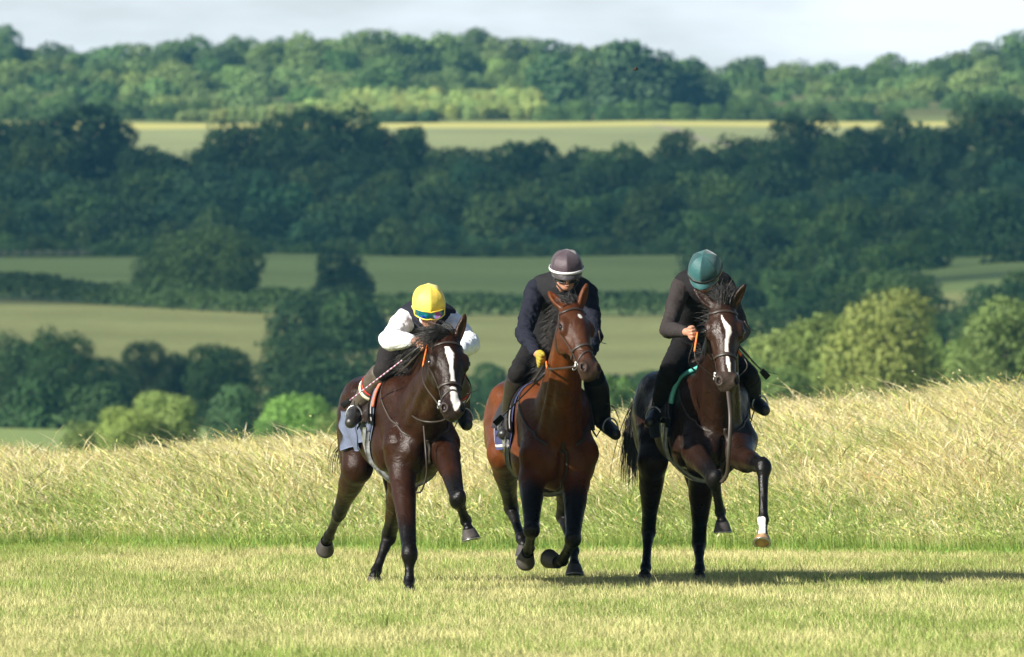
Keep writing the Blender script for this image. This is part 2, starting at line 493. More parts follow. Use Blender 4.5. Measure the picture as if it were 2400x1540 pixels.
if 'trees' in PARTS:
    leafmat = bpy.data.materials.new('foliage'); leafmat.use_nodes = True
    nt = leafmat.node_tree; b = nt.nodes['Principled BSDF']; b.inputs['Roughness'].default_value = 0.65; b.inputs['Specular IOR Level'].default_value = 0.25
    oi = nt.nodes.new('ShaderNodeObjectInfo'); vc = nt.nodes.new('ShaderNodeVertexColor'); vc.layer_name = 'Col'
    mu = nt.nodes.new('ShaderNodeMixRGB'); mu.blend_type = 'MULTIPLY'; mu.inputs[0].default_value = 1
    nt.links.new(oi.outputs['Color'], mu.inputs[1]); nt.links.new(vc.outputs['Color'], mu.inputs[2])
    nt.links.new(mu.outputs[0], b.inputs['Base Color'])
    trl = nt.nodes.new('ShaderNodeBsdfTranslucent'); nt.links.new(mu.outputs[0], trl.inputs['Color'])
    ms = nt.nodes.new('ShaderNodeMixShader'); ms.inputs[0].default_value = 0.25
    nt.links.new(b.outputs[0], ms.inputs[1]); nt.links.new(trl.outputs[0], ms.inputs[2]); nt.links.new(ms.outputs[0], nt.nodes['Material Output'].inputs['Surface'])
    barkmat = material('bark', (0.10, 0.08, 0.06), rough=0.9, noise=0.3, nscale=8)
    FAR = [crown_mesh(20 + k, 9000, 40 + 5 * k, 0.021) for k in range(6)]
    NEAR = [crown_mesh(50 + k, 26000, 58 + 8 * k, 0.0125) for k in range(4)]
    TR = [trunk_mesh(k) for k in range(3)]
    trng = np.random.default_rng(11)
    ORD = ['first', 'second', 'third', 'fourth', 'fifth', 'sixth', 'seventh', 'eighth', 'ninth', 'tenth', 'eleventh', 'twelfth', 'thirteenth', 'fourteenth', 'fifteenth',
           'sixteenth', 'seventeenth', 'eighteenth', 'nineteenth', 'twentieth', 'twenty-first', 'twenty-second', 'twenty-third', 'twenty-fourth', 'twenty-fifth', 'twenty-sixth',
           'twenty-seventh', 'twenty-eighth', 'twenty-ninth', 'thirtieth', 'thirty-first', 'thirty-second', 'thirty-third', 'thirty-fourth', 'thirty-fifth', 'thirty-sixth', 'thirty-seventh', 'thirty-eighth']
    tally = {}
    def nth(row, what, tail):      # trees of a row come out left to right
        k = tally.get(row, 0); tally[row] = k + 1
        return f'{ORD[k]} {what} from the left {tail}'
    def tree(px, top, wpx, d, color, label, group, near=False, low=0.0, name='broadleaf_tree', cat='tree', trunk=True, zoff=0.0):
        x = (px - 1200) * K * d
        z = float(ground_z(x, d)) + zoff
        h = EYE + (HR - top) * K * d - z
        if h < 1.2: h = 1.2
        w = wpx * K * d
        root = empty(name, (x, d, z))
        c = bpy.data.objects.new('crown', (NEAR if near else FAR)[trng.integers(0, 4 if near else 6)])
        C.objects.link(c); c.parent = root
        f0 = low
        sc = min(max(h * (1 - f0) / 0.98, w * 1.15), w * 1.5) if wpx > 40 else h
        c.location = (0, 0, h * 0.985 - sc * 0.985)
        c.scale = (w * 1.22, w * 1.22 * trng.uniform(.85, 1.05), sc)
        c.rotation_euler = (0, 0, trng.uniform(0, 6.28))
        v = trng.uniform(0.8, 1.2)
        c.color = (color[0] * v * trng.uniform(.86, 1.06), color[1] * v, color[2] * v * trng.uniform(.9, 1.1), 1)
        if trunk:
            t = bpy.data.objects.new('trunk', TR[trng.integers(0, 3)])
            C.objects.link(t); t.parent = root
            t.scale = (h * .8, h * .8, h * 0.95)
        tag(root, label, cat, group)
        return root
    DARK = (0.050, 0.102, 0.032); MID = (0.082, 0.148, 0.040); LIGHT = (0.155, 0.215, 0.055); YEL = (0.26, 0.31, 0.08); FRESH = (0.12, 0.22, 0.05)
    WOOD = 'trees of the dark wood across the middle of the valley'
    # dark wood: the trees one can tell apart along its top
    named = [
        (150, 248, 300, 'huge round-topped dark tree at the left end of the shaded middle wood'),
        (5, 285, 200, 'dark tree cut by the left picture edge beside the huge round-topped one'),
        (258, 285, 170, 'dark tree on the right shoulder of the huge round-topped crown'),
        (80, 262, 190, 'dark tree on the left shoulder of the huge round-topped crown'),
        (545, 272, 170, 'dark tree right of the pale field gap at the left of the middle wood'),
        (650, 262, 140, 'dark tree between the pale gap and the tallest tree of the middle wood'),
        (775, 228, 210, 'tallest dark tree of the middle wood, above the yellow-capped rider'),
        (878, 285, 130, 'dark tree on the right shoulder of the tallest middle-wood tree'),
        (962, 285, 110, 'narrow dark tree at the left edge of the long pale field strip'),
        (1240, 315, 190, 'broad dark tree rising in front of the pale field strip above the middle rider'),
        (1580, 308, 110, 'small domed dark tree standing in front of the pale field strip'),
        (1885, 248, 150, 'open-topped dark tree with sky-lit gaps at the right end of the field strip'),
        (2130, 262, 170, 'dark tree left of the tall one near the right edge of the middle wood'),
        (2310, 208, 200, 'tall dark tree near the right edge of the picture in the middle wood'),
        (2405, 240, 150, 'dark tree cut by the right picture edge in the middle wood')]
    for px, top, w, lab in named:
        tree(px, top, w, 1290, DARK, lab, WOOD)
    rowlab = 'dark crown among the many in the back row of the shaded middle wood'
    for px, top, w in [(100, 320, 150), (335, 352, 120), (415, 345, 120), (480, 360, 90), (700, 330, 150), (840, 350, 120), (1045, 350, 120), (1130, 365, 120), (1340, 352, 110), (1430, 348, 130), (1510, 362, 100),
                       (1660, 345, 110), (1735, 322, 120), (1800, 340, 110), (1960, 330, 110), (2030, 292, 130), (2210, 290, 120)]:
        tree(px, top - 10 + trng.uniform(-8, 8), w * 1.15, 1275 + trng.uniform(-10, 10), DARK if trng.random() < .7 else MID, nth('w0', 'unremarkable dark crown', 'along the top of the shaded middle wood'), WOOD)
    midlab = 'shaded crown among the many on the slope of the middle wood, below its top row'
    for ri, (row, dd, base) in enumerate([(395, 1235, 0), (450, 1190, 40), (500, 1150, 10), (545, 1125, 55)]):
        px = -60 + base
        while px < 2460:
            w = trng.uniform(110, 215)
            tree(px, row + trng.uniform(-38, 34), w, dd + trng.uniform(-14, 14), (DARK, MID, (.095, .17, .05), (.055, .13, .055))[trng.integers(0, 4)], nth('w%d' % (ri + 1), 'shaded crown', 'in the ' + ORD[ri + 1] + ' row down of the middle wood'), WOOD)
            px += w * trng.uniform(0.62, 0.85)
    tree(1205, 418, 210, 1140, MID, 'rounded mid-green tree in the middle wood straight above the middle rider', WOOD)
    tree(1530, 418, 150, 1140, MID, 'mid-green tree in the middle wood above the green-capped rider', WOOD)
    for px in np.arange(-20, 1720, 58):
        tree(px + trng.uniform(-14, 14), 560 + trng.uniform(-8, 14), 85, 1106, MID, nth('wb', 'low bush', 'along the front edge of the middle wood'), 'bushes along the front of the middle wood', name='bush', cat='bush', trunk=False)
    # right-hand wooded slope
    RW = 'trees of the wooded slope on the right'
    for px, top, w, d, cc, lab in [
        (1850, 495, 230, 1010, MID, 'broad mid-green tree on the right slope just right of the green-capped rider'),
        (2160, 535, 130, 960, MID, 'narrow pale-stemmed round tree left of the small field on the right slope'),
        (2330, 440, 200, 1010, DARK, 'large dark tree above the small green field near the right edge'),
        (2050, 620, 210, 820, MID, 'low grey-green spreading tree left of the small green field'),
        (2420, 545, 240, 965, DARK, 'dark tree cut by the right picture edge, below the large dark one on the slope'),
        (2095, 560, 160, 950, MID, 'mid-green tree left of the narrow pale-stemmed one on the right slope'),
        (2255, 545, 150, 1030, DARK, 'dark tree right of the narrow pale-stemmed one on the right slope'),
        (1985, 600, 170, 860, DARK, 'dark tree just left of the low grey-green spreading tree on the right slope'),
        (2130, 640, 150, 800, MID, 'mid-green tree at the left edge of the small green field'),
        (2410, 640, 170, 790, MID, 'mid-green tree cut by the right picture edge beside the small green field'),
        (2345, 650, 180, 780, DARK, 'dark tree right of the small green field at the right edge')]:
        tree(px, top, w, d, cc, lab, RW)
    for ri, (row, dd, x0, x1) in enumerate([(480, 1060, 1700, 2450), (535, 1000, 1690, 2130), (590, 930, 1680, 2010), (650, 830, 1720, 2170), (710, 760, 1740, 2460), (770, 680, 1750, 2460), (840, 610, 1760, 2460)]):
        px = x0
        while px < x1:
            w = trng.uniform(120, 180)
            tree(px, row + trng.uniform(-25, 25), w, dd + trng.uniform(-14, 14), DARK if trng.random() < .45 else MID, nth('r%d' % ri, 'crown', 'in row ' + ORD[ri] + ' of the wooded right slope'), RW)
            px += w * trng.uniform(0.65, 0.9)
    # field trees
    tree(475, 512, 250, 925, (.135, .22, .07), 'large lone round tree growing on the long hedge in the fields at left', None, near=True)
    tree(365, 592, 110, 930, (.09, .15, .05), 'smaller tree at the left foot of the large lone hedge tree', None)
    tree(560, 560, 110, 915, MID, 'smaller tree at the right foot of the large lone hedge tree', None)
    CL = 'dark field clump behind the left rider'
    tree(815, 585, 150, 900, DARK, 'tall narrow dark tree topping the field clump left of the yellow cap', CL)
    tree(765, 655, 280, 800, DARK, 'broad dark tree in the upper part of the clump left of the yellow cap', CL, near=True)
    tree(850, 690, 200, 790, DARK, 'dark tree directly behind the rider in the yellow cap', CL)
    tree(700, 755, 240, 700, DARK, 'dark tree on the left flank of the clump left of the yellow cap', CL, near=True)
    tree(800, 800, 300, 660, DARK, 'low dark tree at the front of the clump left of the yellow cap', CL, near=True)
    tree(690, 880, 210, 640, DARK, 'low dark tree at the bottom left of the clump left of the yellow cap', CL)
    LN = 'dark trees in front of the tan field at left'
    for px, top, w, lab in [(45, 775, 170, 'dark tree at the left picture edge in front of the tan field'),
                            (145, 762, 150, 'tallest dark tree of the left row in front of the tan field'),
                            (240, 838, 140, 'lower dark tree right of the tallest one in front of the tan field'),
                            (335, 800, 130, 'dark tree in the middle of the row in front of the tan field'),
                            (420, 815, 120, 'dark tree left of the wide block-shaped one in front of the tan field'),
                            (512, 792, 165, 'wide block-shaped dark tree at the right end of the row before the tan field')]:
        tree(px, top, w, 612 + trng.uniform(-8, 12), DARK, lab, LN, near=True)
    tree(70, 880, 190, 606, DARK, 'low dark tree at the left edge under the row before the tan field', LN)
    tree(215, 900, 160, 604, DARK, 'low dark tree behind the pale yellow-green pair', LN)
    tree(540, 900, 120, 540, DARK, 'low dark tree right of the pale yellow-green pair', LN)
    SL = 'sunlit trees just beyond the tall grass'
    tree(388, 903, 150, 400, YEL, 'taller of the two pale yellow-green trees above the grass at left', SL, near=True)
    tree(298, 942, 140, 398, YEL, 'shorter pale yellow-green tree beside the taller one at left', SL, near=True)
    tree(195, 980, 90, 402, LIGHT, 'small pale green tree left of the yellow-green pair', SL)
    tree(700, 925, 190, 395, (.15, .30, .06), 'bright fresh-green bushy tree just left of the leading horse', SL, near=True)
    tree(630, 975, 100, 392, FRESH, 'low fresh-green shrub left of the bright bushy tree', SL, near=True)
    tree(785, 955, 100, 392, LIGHT, 'light green shrub between the bright bushy tree and the horse', SL)
    tree(1430, 868, 110, 420, FRESH, 'fresh-green tree in the gap between the middle and right horses', SL)
    tree(1520, 865, 110, 600, DARK, 'dark shrub behind the right horse rump, beside the fresh-green tree', None)
    for px, top, w, cc, lab in [(1860, 752, 230, YEL, 'sunlit round crown nearest the right horse, left of the big sunlit tree'),
                                (1965, 712, 250, LIGHT, 'sunlit tree between the round crown and the tallest sunlit one at right'),
                                (2080, 680, 250, YEL, 'tallest sunlit yellow-green tree of the group right of the horses'),
                                (2150, 770, 200, LIGHT, 'lower sunlit tree on the right flank of the group right of the horses'),
                                (2000, 810, 330, LIGHT, 'low sunlit tree in front of the group right of the horses'),
                                (1805, 830, 200, LIGHT, 'low light-green tree close behind the right horse head'),
                                (2355, 680, 240, LIGHT, 'sunlit tree at the right picture edge beyond the grass'),
                                (2285, 775, 170, LIGHT, 'sunlit shoulder tree left of the one at the right picture edge'),
                                (2420, 760, 220, LIGHT, 'sunlit tree cut off by the right picture edge')]:
        tree(px, top, w, 430 + trng.uniform(-8, 12), cc, lab, SL, near=True)
    # ridge wood
    RD = 'trees of the sunlit ridge wood on the skyline'
    for px, top, w, lab in [(5, 58, 90, 'dark skyline tree cut by the left picture edge'),
                            (125, 95, 120, 'rounded skyline tree left of the notch in the ridge at left'),
                            (440, 80, 120, 'humped skyline tree on the ridge right of the left notch'),
                            (560, 78, 90, 'dark low dome on the skyline left of the long flat ridge top'),
                            (1122, 66, 100, 'small peak of a tree on the skyline near the middle'),
                            (1750, 132, 130, 'domed tree on the low saddle of the skyline, leftmost of three'),
                            (1910, 133, 130, 'domed tree on the low saddle of the skyline, middle of three'),
                            (2062, 128, 160, 'domed tree on the low saddle of the skyline, rightmost and widest of three'),
                            (2395, 70, 130, 'skyline tree cut by the right picture edge on the ridge')]:
        tree(px, top, w, 1995, (.09, .15, .045), lab, RD)
    sk = 'green crown among the many along the skyline of the ridge'
    for px, top, w in [(60, 105, 90), (185, 118, 70), (240, 108, 110), (320, 102, 110), (390, 98, 90), (500, 100, 90), (620, 98, 90), (665, 80, 110), (735, 74, 120), (800, 70, 110), (870, 66, 120),
                       (940, 72, 110), (1010, 76, 110), (1070, 78, 90), (1180, 84, 90), (1240, 88, 100), (1305, 90, 100), (1370, 92, 110), (1440, 98, 110), (1640, 160, 80), (1700, 150, 80), (1820, 145, 90),
                       (1985, 158, 80), (2145, 150, 90), (2205, 130, 110), (2265, 108, 110), (2330, 98, 110)]:
        tree(px, top + trng.uniform(-4, 4), w * 1.12, 1990 + trng.uniform(-10, 10), (.09, .15, .045) if trng.random() < .4 else (.15, .215, .065), nth('sk', 'lesser crown', 'along the skyline of the ridge'), RD)
    rb = 'crown among the many on the face of the ridge wood, under the skyline'
    for ri, (row, dd) in enumerate([(132, 1955), (163, 1915), (193, 1870), (222, 1830)]):
        px = -40
        while px < 2450:
            w = trng.uniform(85, 150)
            r0 = row + (25 if 1620 < px < 2150 else 0)
            skip = row == 222 and 780 < px < 1260
            if not skip and not (1270 < px < 1640 and row > 140 and trng.random() < .35):
                tree(px, r0 + trng.uniform(-16, 16), w, dd + trng.uniform(-12, 12), ((.085, .15, .04), (.17, .24, .07), (.13, .20, .06))[trng.integers(0, 3)], nth('rb%d' % ri, 'crown', 'in the ' + ORD[ri] + ' row below the ridge skyline'), RD)
            px += w * trng.uniform(0.62, 0.88)
    for px, top, w in [(1325, 125, 190), (1420, 104, 220), (1520, 98, 230), (1595, 125, 180), (1665, 180, 130)]:
        tree(px, top, w, 1790 + trng.uniform(-8, 8), (0.055, 0.105, 0.04), nth('bk', 'tall dark tree', 'in the dark block right of the plantation'), 'tall dark block of trees behind the pale field')
    for px in np.arange(1290, 2130, 62):
        tree(px + trng.uniform(-12, 12), 238 + trng.uniform(-10, 10), 80, 1722, MID, nth('pf', 'small tree', 'lining the top of the pale field'), 'small trees lining the pale field')
    for px in np.arange(-30, 500, 56):
        tree(px + trng.uniform(-12, 12), 232 + trng.uniform(-10, 10), 85, 1730, MID, nth('lf', 'small tree', 'at the left foot of the ridge wood'), 'small trees at the left foot of the ridge wood')
    # young plantation: narrow pale saplings in rows
    k = 0
    for row, dd in [(205, 1775), (218, 1760), (232, 1745), (243, 1730)]:
        for px in np.arange(815 if row < 230 else 690, 1262, 21):
            tree(px + trng.uniform(-5, 5) + k * 5, row + trng.uniform(-3, 5), 34, dd + trng.uniform(-3, 3), (0.36, 0.43, 0.14), 'pale narrow young tree in the plantation between ridge wood and pale field', 'young plantation trees', name='young_tree', trunk=False)
        k += 1
    for px in np.arange(430, 700, 23):
        tree(px, 262 - (px - 430) * 0.08 + trng.uniform(-3, 3), 34, 1725, (0.30, 0.36, 0.12), 'pale narrow young tree in the low row left of the plantation', 'young trees left of the plantation', name='young_tree', trunk=False)
    for px in (900, 950, 1000):
        tree(px, 258, 75, 1712, DARK, nth('ub', 'dark low bush', 'under the young plantation'), 'dark bushes under the plantation', name='bush', cat='bush', trunk=False)

    # the same woods carry on beyond both sides of the picture
    me0 = [m for m in FAR]
    CO = []
    for m in me0:
        a_ = np.empty(len(m.vertices) * 3, np.float32); m.vertices.foreach_get('co', a_); a_ = a_.reshape(-1, 4, 3)
        sel = trng.permutation(len(a_))[:1500]; q = a_[sel]; cen = q.mean(1, keepdims=True); CO.append(cen + (q - cen) * 2.0)
    for lo, hi in ((-1250, -110), (2520, 3650)):
        VV = []; CC = []
        for row, dd, wm in [(300, 1285, 170), (395, 1235, 170), (450, 1190, 170), (500, 1150, 170), (545, 1125, 150), (95, 1990, 120), (132, 1955, 120), (163, 1915, 120), (193, 1870, 120), (225, 1760, 120), (800, 612, 160), (880, 604, 190)]:
            px = lo
            while px < hi:
                w = wm * trng.uniform(.8, 1.25)
                if not (wm == 160 or wm == 190) or trng.random() < .5:
                    x = (px - 1200) * K * dd; top = EYE + (HR - row - trng.uniform(-25, 25)) * K * dd; wm_ = w * K * dd
                    sc = wm_ * 1.3
                    q = CO[trng.integers(0, len(CO))] * np.array([wm_ * 1.22, wm_ * 1.22, sc]) + np.array([x, dd, top - sc * .985])
                    VV.append(q.reshape(-1, 3)); CC.append(np.full((len(q) * 4, 3), trng.uniform(.7, 1.3)))
                px += w * .75
        VV = np.concatenate(VV)
        o = mesh_obj('distant_woods', VV, np.arange(len(VV)).reshape(-1, 4), leafmat, col=np.concatenate(CC), smooth=False)
        o.color = (.06, .11, .035, 1)
        tag(o, 'woods running on past the side of the picture', 'woods', kind='stuff')
    # hedges: one long thing each
    def hedge(label, pts, h, seed, color, per=26):
        r = np.random.default_rng(seed)
        pts = np.array(pts, float)
        L = np.linalg.norm(np.diff(pts, axis=0), axis=1); cum = np.concatenate([[0], np.cumsum(L)])
        n = int(cum[-1] * per)
        s = r.uniform(0, cum[-1], n)
        x = np.interp(s, cum, pts[:, 0]); y = np.interp(s, cum, pts[:, 1])
        hh = h * (0.75 + 0.6 * fbm(s / 5, s * 0 + seed))
        a = r.uniform(0, np.pi, n)
        off = np.cos(a) * 1.3; zz = np.abs(np.sin(a)) ** 0.5 * hh * r.uniform(0.75, 1.05, n)
        p = np.stack([x + r.normal(0, .1, n), y + off, ground_z(x, y) + zz], -1)
        nn = np.stack([r.normal(0, .5, n), np.cos(a), np.sin(a)], -1) + r.normal(0, .4, (n, 3)); nn /= np.linalg.norm(nn, axis=1)[:, None]
        t = np.cross(nn, r.normal(0, 1, (n, 3))); t /= np.linalg.norm(t, axis=1)[:, None]; bt = np.cross(nn, t)
        q = r.uniform(.12, .30, (n, 1))
        V = np.stack([p - t * q, p - bt * q, p + t * q, p + bt * q], 1).reshape(-1, 3)
        tone = np.repeat(r.uniform(.75, 1.2, n), 4)
        o0 = np.array([pts[0, 0], pts[0, 1], float(ground_z(*pts[0]))])
        o = mesh_obj('hedge', V - o0, np.arange(4 * n).reshape(n, 4), leafmat, col=np.stack([tone] * 3, -1), smooth=False)
        o.location = o0; o.color = (*color, 1)
        tag(o, label, 'hedge')
    ps = np.linspace(-150, 2000, 60)
    hedge('long dark trimmed hedge running across the fields behind the riders', [((p - 1200) * K * hedge_d(p), hedge_d(p) + 1.5) for p in ps], 2.3, 4, MID, per=110)
    hedge('short dark overgrown hedge low in the gap between the middle and right riders', [((p - 1200) * K * 640, 640) for p in np.linspace(1395, 1640, 8)], 2.4, 8, DARK, per=150)
    for px, top, w in [(1085, 872, 100), (1150, 850, 90), (1215, 868, 90)]:
        tree(px, top, w, 600, DARK, nth('gp', 'dark low tree', 'in the gap between the left and middle horses'), 'low trees between the left and middle horses', near=True)

    # rail fence in front of the wood at left
    fr = empty('post_fence', ((-20 - 1200) * K * 1099, 1099, float(ground_z((-20 - 1200) * K * 1099, 1099))))
    tag(fr, 'faint pale post-and-rail fence along the wood edge at the far left', 'fence')
    fm = material('weathered_fence_wood', (0.20, 0.21, 0.16), rough=0.9, noise=.2)
    bx = np.array([[a, b_, c] for a in (-.5, .5) for b_ in (-.5, .5) for c in (0, 1)], float)
    bf = np.array([[0, 1, 3, 2], [4, 6, 7, 5], [0, 4, 5, 1], [2, 3, 7, 6], [0, 2, 6, 4], [1, 5, 7, 3]])
    fx = [(p - 1200) * K * 1099 for p in range(-20, 240, 26)]
    for x in fx:
        mesh_obj('post', bx * np.array([.10, .10, 1.15]) + np.array([x, 1099, float(ground_z(x, 1099)) - .2]), bf, fm, parent=fr, smooth=False)
    for zz in (.45, .75):
        V = []; F = []
        for k_, (xa, xb) in enumerate(zip(fx[:-1], fx[1:])):
            za, zb = float(ground_z(xa, 1099)), float(ground_z(xb, 1099))
            v = bx.copy(); v = np.stack([np.where(v[:, 0] < 0, xa, xb), 1098.82 + v[:, 1] * .06, np.where(v[:, 0] < 0, za, zb) + zz + v[:, 2] * .09], -1)
            V.append(v); F.append(bf + 8 * k_)
        mesh_obj('rail', np.concatenate(V), np.concatenate(F), fm, parent=fr, smooth=False)
# ---------------------------------------------------------------- signed-distance modelling: smooth unions meshed by surface nets
class Sdf:
    def __init__(s): s.ops = []
    def cone(s, a, b, ra, rb, k=0.03, sub=False, sq=None, fl=0.0):
        s.ops.append(('c', np.asarray(a, float), np.asarray(b, float), ra, rb, k, sub, sq, fl)); return s
    def ell(s, c, r, k=0.03, R=None, sub=False):
        """c centre, r three radii, R rows = axes"""
        s.ops.append(('e', np.asarray(c, float), np.asarray(r, float), None if R is None else np.asarray(R, float), 0, k, sub, None, 0)); return s
    def chain(s, pts, rad, k=0.03, sq=None):
        s.ops.append(('h', np.asarray(pts, float), None, list(rad), 0, k, False, sq, 0)); return s
    @staticmethod
    def _d(op, X, Y, Z, infl):
        if op[0] == 'c':
            _, a, b, ra, rb, k, sub, sq, fl = op
            x, y, z = X - a[0], Y - a[1], Z - a[2]
            ab = b - a
            if sq is not None:
                n, f = sq
                q = (x * n[0] + y * n[1] + z * n[2]) * (1 / f - 1)
                x = x + q * n[0]; y = y + q * n[1]; z = z + q * n[2]
                ab = ab + n * (ab @ n) * (1 / f - 1)
            L = max(ab @ ab, 1e-12)
            t = np.clip((x * ab[0] + y * ab[1] + z * ab[2]) / L, 0, 1)
            d = np.sqrt((x - t * ab[0]) ** 2 + (y - t * ab[1]) ** 2 + (z - t * ab[2]) ** 2) - (ra + t * (rb - ra))
            if sq is not None: d = d * (min(1, sq[1]) * .5 + .5)
            return d - infl
        if op[0] == 'h':
            d = None
            for i in range(len(op[1]) - 1):
                q = Sdf._d(('c', op[1][i], op[1][i + 1], op[3][i], op[3][i + 1], op[5], False, op[7], 0), X, Y, Z, infl)
                d = q if d is None else np.minimum(d, q)
            return d
        _, c, r, R, _, k, sub, _, _ = op
        x, y, z = X - c[0], Y - c[1], Z - c[2]
        if R is not None:
            x, y, z = (x * R[0][0] + y * R[0][1] + z * R[0][2], x * R[1][0] + y * R[1][1] + z * R[1][2], x * R[2][0] + y * R[2][1] + z * R[2][2])
        r = r + infl
        k0 = np.sqrt((x / r[0]) ** 2 + (y / r[1]) ** 2 + (z / r[2]) ** 2)
        k1 = np.sqrt((x / r[0] ** 2) ** 2 + (y / r[1] ** 2) ** 2 + (z / r[2] ** 2) ** 2)
        return k0 * (k0 - 1) / np.maximum(k1, 1e-6)
    @staticmethod
    def _box(op, infl):
        if op[0] == 'c':
            r = max(op[3], op[4]) * (max(1, op[7][1]) if op[7] is not None else 1) + infl
            return np.minimum(op[1], op[2]) - r, np.maximum(op[1], op[2]) + r
        if op[0] == 'h':
            r = max(op[3]) * (max(1, op[7][1]) if op[7] is not None else 1) + infl
            return op[1].min(0) - r, op[1].max(0) + r
        r = op[2].max() + infl
        return op[1] - r, op[1] + r
    def at(s, p, infl=0.0):
        p = np.asarray(p, float); X, Y, Z = p[..., 0], p[..., 1], p[..., 2]
        D = np.full(X.shape, 9.0)
        for op in s.ops:
            b = s._d(op, X, Y, Z, infl); k = op[5]
            if op[6]:
                h = np.clip(0.5 - 0.5 * (b + D) / k, 0, 1); D = D + (-b - D) * h + k * h * (1 - h)
            else:
                h = np.clip(0.5 + 0.5 * (D - b) / k, 0, 1); D = D + (b - D) * h - k * h * (1 - h)
        return D
    def grad(s, p, infl=0.0, e=0.003):
        g = np.stack([s.at(p + np.eye(3)[i] * e, infl) - s.at(p - np.eye(3)[i] * e, infl) for i in range(3)], -1)
        return g / np.maximum(np.linalg.norm(g, axis=-1, keepdims=True), 1e-9)
    def proj(s, p, off=0.0, it=12):
        p = np.array(p, float)
        for _ in range(it):
            d = s.at(p); p = p - s.grad(p) * (d - off)[..., None] * 0.9
        return p
    def ray(s, o, d, tmax, off=0.0, n=90):
        """outermost surface hit along o + t d, then pushed out by off"""
        t = np.linspace(0, tmax, n)
        p = o[..., None, :] + d[..., None, :] * t[:, None]
        ins = s.at(p) < 0
        last = n - 1 - np.argmax(ins[..., ::-1], -1)
        tt = np.where(ins.any(-1), t[last], 0.0)
        for _ in range(3):
            q = o + d * tt[..., None]; tt = tt - (s.at(q)) * 0.7
        q = o + d * tt[..., None]
        return q + s.grad(q) * off
    def mesh(s, h=0.008, infl=0.0, clip=None, noise=0.0, nsc=14.0, smooth=1, nmask=None):
        lo = np.min([s._box(o, infl)[0] for o in s.ops if not o[6]], 0) - 3 * h
        hi = np.max([s._box(o, infl)[1] for o in s.ops if not o[6]], 0) + 3 * h
        n = np.ceil((hi - lo) / h).astype(int) + 1
        ax = [(lo[i] + h * np.arange(n[i])) for i in range(3)]
        D = np.full(n, 9.0, np.float32)
        for op in s.ops:
            bl, bh = s._box(op, infl); k = op[5]; pad = k + 3 * h
            i0 = np.maximum(((bl - pad - lo) / h).astype(int), 0); i1 = np.minimum(((bh + pad - lo) / h).astype(int) + 2, n)
            if (i1 <= i0).any(): continue
            sl = tuple(slice(a, b) for a, b in zip(i0, i1))
            X = ax[0][sl[0]][:, None, None]; Y = ax[1][sl[1]][None, :, None]; Z = ax[2][sl[2]][None, None, :]
            b = s._d(op, X, Y, Z, infl).astype(np.float32)
            A = D[sl]
            if op[6]:
                w = np.clip(0.5 - 0.5 * (b + A) / k, 0, 1); D[sl] = A + (-b - A) * w + k * w * (1 - w)
            else:
                w = np.clip(0.5 + 0.5 * (A - b) / k, 0, 1); D[sl] = A + (b - A) * w - k * w * (1 - w)
        if clip is not None:
            X = ax[0][:, None, None]; Y = ax[1][None, :, None]; Z = ax[2][None, None, :]
            for c in clip: D = np.maximum(D, c(X, Y, Z).astype(np.float32))
        # surface nets
        S = D < 0
        c = S[:-1, :-1, :-1].astype(np.int8)
        cnt = np.zeros(c.shape, np.int8)
        offs = [(i, j, k_) for i in (0, 1) for j in (0, 1) for k_ in (0, 1)]
        for (i, j, k_) in offs:
            cnt += S[i:n[0] - 1 + i, j:n[1] - 1 + j, k_:n[2] - 1 + k_]
        act = (cnt > 0) & (cnt < 8)
        I = np.argwhere(act)
        idx = np.full(act.shape, -1, np.int32); idx[act] = np.arange(len(I))
        val = np.stack([D[I[:, 0] + i, I[:, 1] + j, I[:, 2] + k_] for (i, j, k_) in offs], -1)
        pos = np.zeros((len(I), 3)); w = np.zeros(len(I))
        for a in range(8):
            for b in range(a + 1, 8):
                oa, ob = np.array(offs[a]), np.array(offs[b])
                if np.abs(oa - ob).sum() != 1: continue
                va, vb = val[:, a], val[:, b]
                m = (va < 0) != (vb < 0)
                t = np.where(m, va / np.where(m, va - vb, 1), 0)
                pos += np.where(m[:, None], oa + (ob - oa) * t[:, None], 0); w += m
        V = lo + h * (I + pos / w[:, None])
        F = []
        for axn in range(3):
            a1, a2 = [(1, 2), (2, 0), (0, 1)][axn]
            sl0 = [slice(1, -1)] * 3; sl1 = [slice(1, -1)] * 3
            sl0[axn] = slice(0, n[axn] - 1); sl1[axn] = slice(1, n[axn])
            A = S[tuple(sl0)]; B = S[tuple(sl1)]
            for flip, M in ((False, A & ~B), (True, ~A & B)):
                J = np.argwhere(M)
                if not len(J): continue
                base = J.copy()
                for q in range(3):
                    if q != axn: base[:, q] += 1
                def cell(d1, d2):
                    t = base.copy(); t[:, a1] -= d1; t[:, a2] -= d2
                    return idx[t[:, 0], t[:, 1], t[:, 2]]
                q = np.stack([cell(1, 1), cell(0, 1), cell(0, 0), cell(1, 0)], -1)
                if flip: q = q[:, ::-1]
                F.append(q)
        F = np.concatenate(F)
        F = F[(F >= 0).all(1)]
        for _ in range(smooth):
            acc = np.zeros_like(V); cn = np.zeros(len(V))
            for a in range(4):
                for b in ((a + 1) % 4, (a - 1) % 4):
                    acc[:, 0] += np.bincount(F[:, a], V[F[:, b], 0], len(V)); acc[:, 1] += np.bincount(F[:, a], V[F[:, b], 1], len(V))
                    acc[:, 2] += np.bincount(F[:, a], V[F[:, b], 2], len(V)); cn += np.bincount(F[:, a], minlength=len(V))
            V = V * 0.5 + 0.5 * acc / np.maximum(cn, 1)[:, None]
